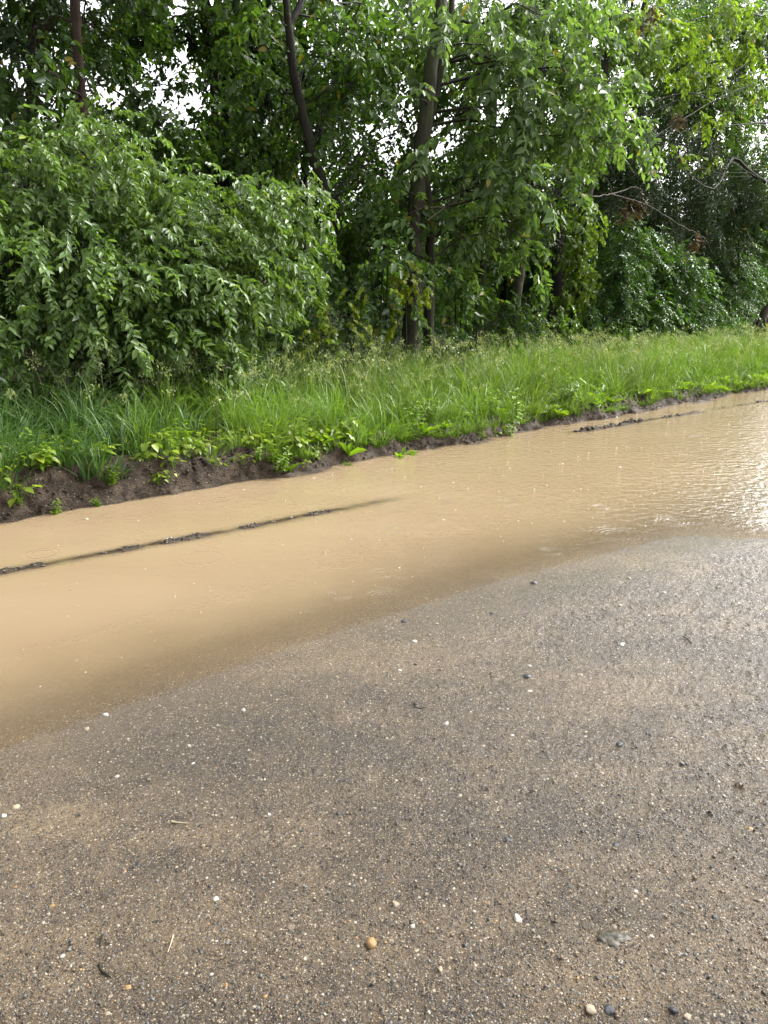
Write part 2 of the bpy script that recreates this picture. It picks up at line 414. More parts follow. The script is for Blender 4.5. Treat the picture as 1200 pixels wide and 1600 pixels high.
TV = np.concatenate([axis(-6, .40, .45, .45, .02, 1.12), np.arange(.456, 2.75, .0065), axis(2.76, 2.76, 5.5, 5.5, .02, 1.1)])
sheet('road', SV, TV, M['road'])
SB = axis(-250, -1.5, 15.0, 250, .022, 1.10)
sheet('mud_bank', SB, np.arange(5.5, 6.701, .02), M['mud'], .05)
SG = axis(-250, -2, 20, 250, .25, 1.2)
sheet('ground', SG, axis(6.7, 6.7, 14, 300, .2, 1.2), M['floor'])
sheet('field', SG, axis(-300, -8, -6, -6, .5, 1.3), M['floor'])

# the puddle: a level sheet over the ruts, its depth measured from the ground below it
sv = axis(-9, -1.0, 9.0, 26, .025, 1.06); tv = np.arange(1.9, 6.12, .025)
S, T = np.meshgrid(sv, tv, indexing='ij')
dep = np.maximum(0, -hgt(S, T))
pud = mesh('puddle_water', W(S, T, 0*S), None, grid_quads(len(sv), len(tv)), M['water'], attrs={'depth': dep})
pud['kind'] = 'structure'

# ------------------------------------------------------------------ leaves and sprays
def leaf(L, Wd, fold=.18, droop=.12, peak=.4):
    """a folded, drooping leaf along +x"""
    v = np.array([[0, 0, 0], [peak*.55*L, Wd*.40, fold*Wd*.7], [peak*1.45*L, Wd*.43, fold*Wd-droop*L*.3], [L, 0, -droop*L],
                  [peak*1.45*L, -Wd*.43, fold*Wd-droop*L*.3], [peak*.55*L, -Wd*.40, fold*Wd*.7]])
    return v, np.array([[0, 3, 2, 1], [0, 5, 4, 3]])
def lobed(L, Wd, droop=.15):
    a = [(0, 0), (.12, .34), (-.05, .50), (.30, .46), (.52, .62), (.60, .30), (1, 0), (.60, -.30), (.52, -.62), (.30, -.46), (-.05, -.50), (.12, -.34)]
    v = np.array([[x*L, y*Wd, -droop*L*(x*x+.8*y*y)] for x, y in a]+[[.35*L, 0, .02*L]])
    n = len(a)
    t = np.array([[n, i, (i+1) % n] for i in range(n)])
    return v, t
def rotz(a): c, s = math.cos(a), math.sin(a); return np.array([[c, -s, 0], [s, c, 0], [0, 0, 1]])
def roty(a): c, s = math.cos(a), math.sin(a); return np.array([[c, 0, s], [0, 1, 0], [-s, 0, c]])
def rotx(a): c, s = math.cos(a), math.sin(a); return np.array([[1, 0, 0], [0, c, -s], [0, s, c]])

def spray(n, length, L, Wd, hang, kind='alt', jit=.35, r=None, bend=.25):
    """a twig along +x carrying n leaves; returns verts, tris, quads"""
    r = r or random
    A = Acc()
    f = lambda u: np.array([length*u, .04*length*math.sin(u*3), -bend*length*u*u])
    st = np.array([f(u) for u in np.linspace(0, .96, 4)])
    w = .0025
    A.add(np.concatenate([st+[0, w, 0], st-[0, w, 0]]), None, [[i, i+1, i+5, i+4] for i in range(3)])
    for k in range(n):
        u = .12+.88*(k/(n-1) if n > 1 else 1)
        p = f(u)
        last = k == n-1
        if kind == 'opp': side = 1 if k % 2 else -1; u = .2+.8*((k//2*2)/(n-1)); p = f(u)
        else: side = 1 if k % 2 else -1
        ya = 0 if last else side*R(r.uniform(35, 75))
        sc = r.uniform(.75, 1.2)*(.8+.4*math.sin(math.pi*min(u, .9)))
        if kind == 'lobed':
            v, t = lobed(L*sc, Wd*sc); q = None
        else:
            v, q = leaf(L*sc, Wd*sc, r.uniform(.05, .4), r.uniform(.05, .3)); t = None
        rot = rotz(ya+r.uniform(-jit, jit)) @ roty(R(hang+r.uniform(-25, 25))) @ rotx(r.uniform(-.7, .7))
        v = v @ rot.T+p
        A.add(v, t, q)
    return (np.concatenate(A.v), np.concatenate(A.t) if A.t else np.zeros((0, 3), int), np.concatenate(A.q) if A.q else np.zeros((0, 4), int))

SPR = {
    'bush': [spray(12, .30, .072, .037, 22, jit=.6, bend=.28) for _ in range(10)],
    'walnut': [spray(9, .38, .128, .066, 30, 'opp', jit=.4, bend=.38) for _ in range(8)],
    'tree': [spray(9, .38, .095, .058, 18, jit=.6, bend=.2) for _ in range(8)],
    'lobed': [spray(7, .40, .125, .125, 38, 'lobed', bend=.3) for _ in range(6)],
    'small': [spray(12, .34, .062, .036, 15, bend=.15) for _ in range(8)],
    'far': [spray(7, .55, .19, .11, 25, bend=.25) for _ in range(6)],
    'cedar': [spray(14, .36, .10, .016, 20, jit=.9, bend=.35) for _ in range(6)],
    'dead': [spray(5, .22, .12, .04, 75, bend=.8) for _ in range(4)],
}
def frames(yaw, pitch, roll):
    cy, sy, cp, sp, cr, sr = np.cos(yaw), np.sin(yaw), np.cos(pitch), np.sin(pitch), np.cos(roll), np.sin(roll)
    X = np.stack([cy*cp, sy*cp, -sp], -1)
    Y0 = np.stack([-sy, cy, 0*cy], -1); Z0 = np.cross(X, Y0)
    Y = Y0*cr[:, None]+Z0*sr[:, None]; Z = np.cross(X, Y)
    return np.stack([X, Y, Z], -1)           # columns are the axes
def place(acc, kind, pos, yaw, pitch, roll, scale, rg):
    tm = SPR[kind]; which = rg.integers(0, len(tm), len(pos)); F = frames(yaw, pitch, roll)
    for k, (v, t, q) in enumerate(tm):
        i = np.where(which == k)[0]
        if not len(i): continue
        vv = np.einsum('nij,vj->nvi', F[i], v)*scale[i][:, None, None]+pos[i][:, None]
        off = (np.arange(len(i))*len(v))[:, None, None]
        acc.add(vv, (t[None]+off).reshape(-1, 3) if len(t) else None, (q[None]+off).reshape(-1, 4) if len(q) else None)

def clump_pts(c, r, n, rg, shell=.55):
    """points through an uneven ellipsoid, denser towards its outside"""
    d = rg.normal(size=(n, 3)); d /= np.linalg.norm(d, axis=1)[:, None]
    k = rg.random(n)**(1/3.)*(1-shell)+shell*rg.random(n)**.25
    k *= .8+.45*(vn(d[:, 0]*2+c[0], d[:, 1]*2+d[:, 2]*2+c[1]))
    return c+d*r*k[:, None], d

def wob(a, b, n, amp, rg):
    u = np.linspace(0, 1, n)[:, None]
    p = a+(b-a)*u
    j = rg.normal(size=(n, 3))*amp*np.linalg.norm(b-a); j[0] = 0; j[-1] = 0
    return p+j

TREES = []
def tree(name, label, cat, stems, clumps, kind, leafm, barkm, group=None, seed=0, scale=1.0, droop=(-10, 50), layer=.34, stem_names=None, rough=.12, twigs=14):
    """stems: lists of (point, radius); clumps: (centre, radii, leaf layers, spray kind)"""
    rg = np.random.default_rng(seed+100)
    base = stems[0][0][0]
    org = np.array([base[0], base[1], max(base[2], -.2)])
    root = empty(name, org); tag(root, label, cat, group)
    allp = []
    for k, st in enumerate(stems):
        arr = np.array([list(p)+[r] for p, r in st])
        sp = spline(arr, 7)
        sp[1:, :2] += rg.normal(size=(len(sp)-1, 2))*sp[1:, 3:4]*.07
        A = Acc(); tube(A, sp[:, :3], np.maximum(sp[:, 3], .004), 12 if sp[0, 3] > .05 else 8, rough)
        A.build('trunk' if stem_names is None else stem_names[k], barkm, root, org)
        allp.append(sp)
    allp = np.vstack(allp)
    L = Acc()
    for c, r, cover, kd in clumps:
        c = np.asarray(c, float); r = np.asarray(r, float); kd = kd or kind
        n = max(3, int(cover*math.pi*r[0]*r[2]/(AREA[kd]*.5*scale*scale)))
        P, D = clump_pts(c, r, n, rg)
        gz = hgt(*ST(P[:, 0], P[:, 1]))
        P[:, 2] = np.maximum(P[:, 2], gz+.10)
        yaw = np.arctan2(D[:, 1], D[:, 0])+rg.normal(size=n)*.7
        pitch = np.radians(rg.uniform(droop[0], droop[1], n)); roll = rg.normal(size=n)*.35
        # sprays sit in rows along arching branchlets
        g_ = np.arange(n)//6; first = g_*6; u_ = (np.arange(n) % 6)/5.0
        yb = yaw[first]; pb_ = pitch[first]; ln_ = layer*rg.uniform(.7, 1.3, n)[first]
        dirv = np.stack([np.cos(yb), np.sin(yb), -.10-.5*np.sin(pb_)], -1)
        P = P[first]+dirv*((u_-.35)*ln_)[:, None]-np.stack([0*u_, 0*u_, .35*ln_*u_**2], -1)+rg.normal(size=(n, 3))*.09
        yaw = yb+rg.normal(size=n)*.75; pitch = pb_+u_*.35+rg.normal(size=n)*.18
        P[:, 2] = np.maximum(P[:, 2], gz+.10)
        sc = scale*rg.uniform(.75, 1.25, n)
        place(L, kd, P, yaw, pitch, roll, sc, rg)
        # the limb that carries this clump, and its twigs
        lowp = allp[allp[:, 2] < c[2]+.3*r[2]] if (allp[:, 2] < c[2]+.3*r[2]).any() else allp
        dd = np.linalg.norm(lowp[:, :3]-(c-np.array([0, 0, .35*r[2]]))*1.0, axis=1)
        j = int(np.argmin(dd)); a = lowp[j]
        A = Acc()
        ln = np.linalg.norm(c-a[:3])
        r0 = min(a[3]*.5, .008+.009*ln)
        pts = wob(a[:3], c, 6, .05, rg); pts[1:-1, 2] += .06*ln*np.sin(np.linspace(0, math.pi, 6))[1:-1]
        tube(A, spline(pts, 3), np.linspace(r0, .006, 16), 6)
        for i in rg.permutation(n)[:twigs]:
            b = pts[rg.integers(2, 6)]
            tube(A, wob(b, P[i], 4, .06, rg), np.linspace(.006, .0025, 4), 3)
        A.build('limb', barkm, root, org)
    if clumps: L.build('crown', leafm, root, org)
    TREES.append(root)
    return root

def stem(t, pts, ext=None, wscale=1.0):
    """trunk from photo pixels (col, row, width px) in the plane t; dropped to the ground and grown on above the frame"""
    out = []
    for k, (c, r, w) in enumerate(pts):
        p = px(c, r, t); out.append((p, w*.5*mpp(p)*wscale))
    p0, r0 = out[0]
    s, tt = ST(p0[0], p0[1]); g = float(hgt(s, tt))
    d = out[1][0]-p0; d = d/max(d[2], .2)
    b = p0-d*(p0[2]-g)*.7; b[2] = g-.12
    if p0[2] > g+.1: out.insert(0, (b, r0*1.3))
    if ext:
        p1, r1 = out[-1]; d = p1-out[-2][0]; d = d/np.linalg.norm(d); d = d*.6+np.array([0, 0, .5])
        out.append((p1+d*ext*.5, r1*.75)); out.append((p1+d*ext+np.array([.2, -.1, 0]), r1*.3))
    return out
AREA = {'bush': .020, 'walnut': .049, 'tree': .032, 'lobed': .066, 'small': .0174, 'far': .095, 'cedar': .0146, 'dead': .012}
def cl(c, r, t, rx, ry, cover=2.0, kind=None, rd=None):
    """a clump of foliage seen at photo pixel (c, r) in the plane t, rx by ry pixels"""
    p = px(c, r, t); m = mpp(p)
    rz = ry*m; rh = rx*m
    return (p, (rh, rd if rd else min(max(rh, rz), 1.0), rz), cover, kind)
def up(p, dx, dz, r, cover=1.6, kind='far'):
    """a clump of the upper crown, above the frame"""
    return (np.array([p[0]+dx, p[1]+dx*.4, dz]), (r, r, r*.75), cover, kind)

# ------------------------------------------------------------------ the drooping shrub on the left
def ground_pt(s, t, dz=-.08):
    return W(np.float64(s), np.float64(t), float(hgt(s, t))+dz)
b0 = ground_pt(2.9, 8.7)
st = []
for tx, ty in ((60, 330), (170, 280), (290, 330), (400, 330), (455, 380)):
    e = px(tx, ty, 8.3); mid = b0+(e-b0)*.5+np.array([0, 0, .35])
    st.append([(b0+np.array([.05*len(st), 0, 0]), .045), (mid, .03), (e, .012)])
tree('drooping_shrub', 'large rounded shrub with dense drooping narrow wet leaves leaning over the grass', 'shrub', st, [
    cl(40, 290, 8.5, 100, 75), cl(150, 255, 8.5, 100, 70), cl(245, 320, 8.2, 110, 70), cl(350, 320, 8.0, 100, 60),
    cl(425, 320, 8.0, 60, 50), cl(20, 400, 8.1, 95, 85), cl(120, 400, 7.9, 100, 80), cl(220, 420, 7.8, 100, 80), cl(320, 420, 7.7, 100, 85),
    cl(395, 410, 7.8, 65, 70), cl(462, 345, 7.9, 24, 34), cl(450, 395, 7.9, 28, 34), cl(478, 290, 7.9, 18, 12, 1.2), cl(150, 195, 8.5, 36, 18, 1.2), cl(60, 215, 8.6, 30, 16, 1.2), cl(60, 490, 7.9, 80, 50, 1.6), cl(170, 480, 7.7, 85, 55, 1.8), cl(290, 500, 7.6, 75, 50, 1.8),
    cl(360, 500, 7.6, 48, 50, 1.5), cl(120, 535, 7.7, 50, 32, 1.2), cl(215, 540, 7.6, 34, 24, 1.0), cl(20, 545, 7.8, 35, 20, .8), cl(-90, 320, 8.5, 100, 80, 1.6), cl(-70, 440, 8.2, 100, 80, 1.6), cl(340, 575, 7.5, 50, 30, 1.2), cl(395, 590, 7.35, 45, 30, 1.2),
], 'bush', M['bush'], M['bark_dark'], seed=1, droop=(-20, 48), layer=.36, stem_names=['stem']*5, rough=.05, twigs=26)

# ------------------------------------------------------------------ trees at the edge of the wood
S = stem(8.9, [(643, 545, 34), (644, 440, 27), (649, 340, 25), (658, 240, 23), (672, 120, 21), (690, 0, 19)], 4.0)
S2 = stem(9.15, [(668, 540, 18), (672, 430, 15), (671, 330, 13), (664, 235, 11), (690, 100, 13), (703, 40, 10)], 1.5)
P = S[-3][0]
tree('broadleaf_tree', 'tallest mossy brown tree at the grass edge with dark second trunk and boughs reaching right', 'tree', [S, S2], [
    cl(765, 70, 8.6, 62, 55, 1.5), cl(830, 105, 8.3, 75, 48, 1.6), cl(905, 120, 8.1, 68, 45, 1.6), cl(975, 160, 7.9, 50, 40, 1.5),
    cl(930, 215, 8.0, 60, 46, 1.3), cl(850, 195, 8.2, 70, 48, 1.5), cl(765, 180, 8.6, 52, 52, 1.5), cl(810, 275, 8.2, 55, 36, 1.3),
    cl(750, 275, 8.8, 46, 42, 1.2), cl(885, 290, 8.1, 36, 36, 1.0), cl(770, 340, 8.4, 42, 32, 1.1), cl(815, 370, 8.3, 26, 32, 1.3),
    cl(620, 50, 9.8, 55, 60, 1.7, rd=.5), cl(700, 15, 9.8, 60, 26, 1.6, rd=.5), cl(780, 10, 9.2, 60, 24, 1.3), cl(655, 130, 8.55, 24, 22, .7, rd=.25), cl(735, 385, 9.2, 36, 36, .9, rd=.4), cl(655, 250, 8.55, 22, 30, .8, rd=.2), cl(668, 400, 8.6, 18, 26, .7, rd=.2), cl(640, 470, 8.6, 22, 24, .7, rd=.2), cl(860, 30, 8.3, 90, 45, 1.3), cl(650, 10, 8.6, 30, 22, .8, rd=.3), cl(690, 215, 8.5, 30, 26, .8, rd=.3), cl(700, 320, 8.5, 30, 30, .9, rd=.3), cl(690, 60, 8.5, 30, 30, .8, rd=.3), cl(640, 300, 8.55, 18, 22, .6, rd=.2), cl(830, 340, 8.2, 36, 30, .9),
    up(P, -1.9, 7.0, 1.0, .8)],
    'walnut', M['leaf_light'], M['bark'], seed=2, droop=(-15, 38), twigs=18)

S = stem(9.6, [(548, 552, 13), (547, 480, 13), (545, 420, 14), (524, 340, 14), (492, 250, 15), (462, 130, 14), (450, 30, 12), (447, 0, 11)], 2.5)
f = px(452, 40, 9.6)
S2 = [(f, .05), (px(470, 5, 9.6), .045), (px(500, -60, 9.6), .03)]
P = S[-3][0]
tree('crooked_tree', 'thin dark crooked tree curving up to a fork behind the drooping shrub', 'tree', [S, S2], [
    cl(400, 55, 10.4, 60, 55, 1.4, rd=.5), cl(545, 50, 9.4, 50, 55, 1.7), cl(555, 130, 9.4, 36, 46, 1.6), cl(600, 60, 10.4, 60, 60, 1.5), cl(520, 210, 10.6, 50, 50, 1.5), cl(440, 185, 10.5, 55, 45, 1.0, rd=.5), cl(550, 235, 9.4, 28, 46, 1.2), cl(605, 225, 11.5, 50, 44, 1.5), cl(590, 270, 11.8, 50, 40, 1.4), cl(575, 180, 11.8, 40, 36, 1.0), cl(615, 270, 9.2, 26, 26, .7, rd=.3), cl(600, 310, 11, 50, 40, 1.0), cl(400, 150, 10.4, 60, 40, 1.0, rd=.5),
    cl(565, 320, 9.4, 36, 50, 1.0), cl(500, 110, 10.2, 36, 50, .9, rd=.4), cl(422, 20, 9.3, 16, 20, .8, rd=.3), up(P, -.6, 6.4, 1.0, 1.1), up(P, -1.6, 7.0, 1.1, 1.2)],
    'tree', M['leaf_mid'], M['bark_dark'], seed=3)

S = stem(10.5, [(134, 215, 14), (128, 150, 14), (121, 70, 15), (117, 0, 15)], 3.0)
P = S[-3][0]
tree('red_barked_tree', 'straight reddish brown trunk standing above the drooping shrub at left', 'tree', [S], [
    cl(55, 45, 11.2, 70, 50, 1.1), cl(40, 150, 11.2, 70, 50, 1.3), cl(200, 10, 10.8, 55, 22, 1.4), cl(145, 40, 11.4, 40, 40, 1.0), cl(70, 215, 10.2, 46, 35, 1.2), cl(165, 140, 11.2, 24, 36, .6, rd=.4), cl(60, 110, 10.0, 36, 24, .8),
    up(P, 0, 6.6, 1.4, 1.4), up(P, -1.8, 6.6, 1.4, 1.4), up(P, 1.3, 7.4, 1.2, 1.3)],
    'tree', M['leaf_mid'], M['bark_red'], seed=4)

S = stem(12.0, [(46, 150, 9), (52, 60, 9), (58, 0, 8)], 2.5); P = S[-3][0]
tree('slender_tree', 'slender dark tree nearest the upper left corner', 'tree', [S], [cl(20, 60, 12, 60, 60, 1.3), cl(100, 20, 12, 60, 40, 1.3), up(P, 0, 7.2, 1.4), up(P, -1.5, 7, 1.4)], 'tree', M['leaf_dark'], M['bark_dark'], seed=5)
S = stem(13.0, [(338, 210, 14), (333, 120, 13), (320, 40, 12), (312, 0, 11)], 2.5); P = S[-3][0]
S2 = stem(13.2, [(352, 205, 13), (352, 110, 12), (345, 50, 11), (322, 0, 9)], 1.5)
tree('twin_stemmed_tree', 'dark tree with two close stems in the sky gap above the drooping shrub', 'tree', [S, S2], [
    cl(340, 60, 13.6, 75, 50, 1.8), cl(270, 25, 12.8, 60, 34, 1.6), cl(215, 70, 13.4, 40, 40, 1.5), cl(160, 50, 13.4, 40, 40, 1.6), cl(110, 30, 12.6, 40, 34, 1.5), cl(440, 120, 13.6, 60, 50, 1.3), cl(215, 15, 12.6, 50, 24, 1.3), cl(240, 130, 13.4, 40, 30, 1.0), cl(330, 170, 13.4, 34, 24, 1.0), cl(255, 205, 13.0, 46, 24, 1.3), cl(470, 20, 13.2, 60, 36, 1.5), cl(500, 90, 13.0, 50, 40, 1.3), cl(410, 110, 12.8, 50, 45, 1.5), cl(400, 30, 13.0, 60, 40, 1.5), cl(285, 110, 12.8, 30, 24, .9), cl(420, 220, 12.6, 60, 40, 1.2), cl(370, 235, 12.2, 36, 20, 1.0), cl(350, 20, 12.4, 40, 20, .7),
    up(P, 0, 7.0, 1.5), up(P, 1.8, 7.2, 1.4), up(P, -1.6, 7.2, 1.3)], 'tree', M['leaf_mid'], M['bark_dark'], seed=6)

S = stem(10.5, [(745, 512, 15), (752, 430, 14), (759, 350, 13), (768, 230, 11), (775, 100, 9)], 2.5); P = S[-3][0]
tree('slim_tree', 'slim brown trunk just left of the leaning grey one', 'tree', [S], [cl(700, 300, 10.4, 55, 45, 1.8), cl(760, 400, 10.6, 45, 36, 1.2), cl(730, 130, 10.6, 75, 60, 2.0), cl(640, 110, 10.8, 44, 30, 1.2), cl(720, 220, 10.6, 60, 45, 1.8), cl(760, 20, 10.8, 80, 36, 2.0), cl(690, 60, 10.8, 50, 40, 1.6)], 'tree', M['leaf_mid'], M['bark'], seed=7)
S = stem(9.9, [(802, 525, 15), (808, 460, 14), (816, 410, 13), (822, 370, 13), (838, 250, 11), (846, 120, 9)], 2.0); P = S[-3][0]
tree('leaning_tree', 'thin pale grey trunk leaning right out of the tall grass', 'tree', [S], [cl(860, 210, 9.8, 65, 50, 1.9), cl(830, 40, 9.9, 90, 45, 2.1), cl(820, 300, 10, 50, 40, 1.6), cl(880, 380, 9.8, 26, 30, .8)], 'tree', M['leaf_mid'], M['bark_grey'], seed=8)
S = stem(11.4, [(862, 490, 27), (869, 400, 25), (878, 300, 23), (886, 220, 22), (900, 80, 18)], 2.5); P = S[-3][0]
tree('dark_tree', 'thick dark trunk in shade between the grey trunk and the vine', 'tree', [S], [cl(920, 40, 11.4, 90, 50, 2.1), cl(850, 330, 11.6, 55, 50, 1.4), cl(960, 250, 11.2, 60, 45, 1.6), cl(900, 170, 11.6, 80, 55, 1.8), cl(790, 250, 11.8, 70, 55, 1.4)], 'tree', M['leaf_dark'], M['bark_dark'], seed=9)
SH = stem(9.9, [(896, 524, 17), (902, 460, 16), (908, 400, 15), (914, 330, 14), (931, 240, 15), (944, 120, 13)], 2.0); P = SH[-3][0]
tree('vine_clad_tree', 'brown trunk wrapped in pale green climbing leaves', 'tree', [SH], [cl(940, 40, 9.9, 60, 36, 1.4), cl(1000, 50, 9.8, 50, 40, 1.3)], 'tree', M['leaf_light'], M['bark'], seed=10)
# the vine itself: leaves clasping that trunk, and a stem twisting up it
root = empty('climbing_vine', px(898, 500, 9.8)); tag(root, 'yellow green vine climbing the brown trunk right of the dark one', 'vine')
rgv = np.random.default_rng(5); Vv = []
A = Acc(); th = np.linspace(0, 16, 60); rows = np.linspace(510, 320, 60)
cx = np.interp(rows, [330, 400, 460, 524], [914, 908, 902, 896])
pv = np.array([px(c, r, 9.85) for c, r in zip(cx, rows)])+np.stack([.11*np.cos(th), .11*np.sin(th), 0*th], -1)
tube(A, pv, np.full(60, .009), 5); A.build('stem', M['twig'], root, root.location)
n = 330; i = rgv.integers(4, 60, n)
pp = pv[i]+rgv.normal(size=(n, 3))*[.16, .13, .09]; L = Acc()
place(L, 'lobed', pp, rgv.uniform(0, 6.28, n), np.radians(rgv.uniform(20, 80, n)), rgv.normal(size=n)*.4, rgv.uniform(.35, .65, n), rgv)
L.build('foliage', M['leaf_lime'], root, root.location)

# dark cedar and dead wood at the upper right
S = stem(11.2, [(1030, 500, 24), (1022, 420, 22), (1010, 320, 20), (1002, 220, 17), (1000, 100, 12)], 1.6); P = S[-3][0]
tree('cedar_tree', 'dark shaggy cedar with bare tangled branches at right', 'tree', [S], [
    cl(970, 270, 10.9, 50, 45, 1.2), cl(1050, 300, 10.7, 75, 50, 1.5), cl(1130, 290, 10.6, 70, 55, 1.6), cl(1010, 350, 10.8, 60, 40, 1.5), cl(1090, 370, 10.5, 70, 40, 1.6), cl(1170, 350, 10.5, 50, 50, 1.6),
    cl(1060, 225, 10.9, 60, 36, .9), cl(1000, 180, 11, 50, 40, .8)], 'cedar', M['leaf_cedar'], M['bark_dark'], seed=11, droop=(20, 80), scale=1.25, twigs=16)
S = stem(12.5, [(1120, 500, 20), (1125, 350, 18), (1110, 200, 15), (1095, 60, 12)], 1.6); P = S[-3][0]
tree('thinly_leaved_tree', 'thinly leaved tree with dead brown clusters against the sky at upper right', 'tree', [S], [
    cl(1130, 205, 12.2, 46, 34, 1.0), cl(1185, 215, 12.6, 40, 34, .8), cl(1060, 170, 12.6, 50, 36, 1.0), cl(1050, 110, 12.2, 70, 40, 1.2), cl(1120, 20, 12.2, 90, 30, 1.5), cl(1000, 15, 12.2, 70, 26, 1.6), cl(1180, 40, 12.0, 50, 40, 1.4), cl(1195, 130, 12.2, 40, 26, .9), cl(1060, 50, 12.6, 80, 40, 1.5), cl(1120, 85, 12.6, 70, 36, 1.3), cl(1180, 10, 12.6, 60, 30, 1.6), cl(1090, 160, 12.4, 70, 50, 1.1), cl(1160, 290, 12.2, 50, 34, 1.0), cl(1190, 290, 12, 40, 50, 1.3), cl(1030, 25, 12.2, 60, 30, .8), cl(1190, 110, 12.4, 40, 60, .4)], 'small', M['leaf_mid'], M['bark_dark'], seed=12, scale=1.35, twigs=14)
S = stem(13.2, [(1165, 505, 22), (1160, 400, 20), (1150, 250, 17), (1158, 100, 13)], 1.2)
tree('dense_tree', 'dense dark green tree filling the space behind the cedar at the right edge', 'tree', [S], [
    cl(1180, 330, 13.0, 60, 50, 1.8), cl(1120, 330, 13.2, 60, 45, 1.7), cl(1060, 290, 13.4, 60, 45, 1.5), cl(1190, 260, 13.2, 50, 40, 1.5), cl(1110, 250, 13.4, 60, 40, 1.3),
    cl(1040, 200, 13.6, 60, 40, 1.3), cl(1180, 150, 13.4, 60, 40, 1.2), cl(1110, 140, 13.6, 60, 40, 1.3), cl(1040, 110, 13.6, 60, 40, 1.5), cl(1150, 60, 13.6, 80, 40, 1.6), cl(1060, 30, 13.6, 80, 36, 1.8), cl(980, 320, 13, 50, 50, 1.4)],
    'tree', M['leaf_mid'], M['bark_dark'], seed=15, scale=1.1)
# lime green boughs hanging into the frame from a tree standing further right
S = stem(10.0, [(1262, 560, 34), (1258, 400, 30), (1262, 200, 28), (1275, 40, 24)], 2.5); P = S[-3][0]
q = px(1262, 120, 10.00)
S2 = [(px(1260, 130, 10.00), .07), (px(1195, 90, 9.90), .026), (px(1120, 130, 9.80), .015), (px(1040, 165, 9.70), .010), (px(1005, 185, 9.65), .008)]
S3 = [(px(1262, 190, 10.00), .035), (px(1150, 195, 9.90), .011), (px(1060, 215, 9.80), .007), (px(1000, 215, 9.80), .006)]
S4 = [(px(1262, 40, 10.00), .05), (px(1150, 20, 9.90), .016), (px(1050, 40, 9.80), .010), (px(980, 60, 9.70), .008)]
tree('lime_leaved_tree', 'bright lime green boughs hanging in from the right edge over bare branches', 'tree', [S, S2, S3, S4], [
    cl(1100, 85, 9.60, 46, 30, 1.3), cl(1130, 20, 9.60, 50, 20, 1.3), cl(1020, 20, 9.60, 40, 18, 1.2), cl(1170, 60, 9.60, 40, 24, 1.1), cl(1040, 90, 9.50, 30, 30, 1.0), cl(1140, 120, 9.60, 36, 22, .9), cl(1070, 35, 9.60, 50, 28, 1.0), cl(1180, 20, 9.60, 40, 26, 1.0),
    cl(1085, 165, 9.60, 24, 26, .9), cl(990, 45, 9.60, 36, 26, 1.0), cl(1125, 245, 9.80, 22, 16, .8), cl(1040, 215, 9.70, 14, 14, .5), cl(1060, 260, 9.70, 16, 12, .5), cl(1150, 160, 9.70, 26, 16, .5)], 'walnut', M['leaf_lime'], M['bark_dark'], seed=13, stem_names=['trunk', 'bough', 'bough', 'bough'], twigs=8, scale=.95)

# ------------------------------------------------------------------ shrubs under the trees
def shrub(name, label, t, base, cls, kind, leafm, seed, group=None, cat='shrub', barkm=None, r=.022, **k):
    pb = px(base[0], base[1], t); s, tt = ST(pb[0], pb[1]); b = ground_pt(s, tt)
    sts = []
    for c in cls[:5]:
        e = np.array(c[0]); sts.append([(b+np.array([.04*len(sts), 0, 0]), r), (b+(e-b)*.5+np.array([0, 0, .12]), r*.7), (e, r*.35)])
    return tree(name, label, cat, sts, cls, kind, leafm, barkm or M['bark_dark'], group=group, seed=seed, stem_names=['stem']*len(sts), rough=.04, **k)
SG_ = 'shrubs along the edge of the wood'
shrub('leafy_shrub', 'green small leaved shrub directly right of the vine covered trunk', 9.8, (960, 520), [cl(960, 430, 9.8, 45, 50), cl(985, 375, 10, 45, 40), cl(945, 490, 9.6, 36, 30), cl(1000, 470, 9.6, 45, 40)], 'small', M['leaf_shrub'], 21, SG_)
shrub('leafy_shrub', 'green small leaved shrub below the dark cedar, centre of the right hand thicket', 9.9, (1060, 525), [cl(1050, 440, 9.9, 55, 50), cl(1080, 490, 9.6, 50, 35), cl(1030, 400, 10.1, 50, 36), cl(1040, 500, 9.6, 40, 28)], 'small', M['leaf_shrub'], 22, SG_)
shrub('leafy_shrub', 'tall green shrub at the right edge above the old bark heap', 10.1, (1150, 520), [cl(1130, 430, 10, 50, 55), cl(1170, 390, 10.2, 50, 50), cl(1120, 480, 9.8, 45, 36), cl(1190, 440, 10, 30, 40), cl(1195, 330, 10.4, 40, 50)], 'small', M['leaf_shrub'], 23, SG_)
shrub('understorey_sapling', 'broad leaved green sapling against the left side of the tallest trunk', 9.0, (590, 555), [cl(600, 380, 8.9, 45, 40, 1.5), cl(585, 440, 8.9, 50, 40, 1.5), cl(575, 330, 9.0, 45, 40, 1.4), cl(620, 300, 9.0, 32, 50, 1.2)], 'tree', M['leaf_mid'], 24, cat='sapling', scale=1.25)
shrub('understorey_sapling', 'green sapling filling the gap between the tallest trunk and the slim one', 9.7, (715, 530), [cl(710, 430, 9.6, 40, 45, 1.3), cl(730, 350, 9.7, 45, 40, 1.2), cl(700, 490, 9.5, 36, 30, 1.2)], 'tree', M['leaf_mid'], 25, cat='sapling', scale=1.15)
shrub('understorey_shrub', 'dim shrub behind the grass in the dark hollow beside the drooping shrub', 9.3, (480, 570), [cl(470, 500, 9.2, 45, 45, 1.4), cl(505, 440, 9.5, 40, 45, 1.2), cl(440, 545, 9.0, 50, 30, 1.2)], 'tree', M['leaf_mid'], 26, scale=.8)
shrub('yellow_sapling', 'small yellow leaved sapling in front of the tallest trunk', 8.35, (636, 560), [cl(634, 422, 8.35, 26, 22, 1.2), cl(612, 448, 8.35, 18, 14, .8)], 'lobed', M['leaf_yellow'], 27, cat='sapling', scale=.5, r=.01)
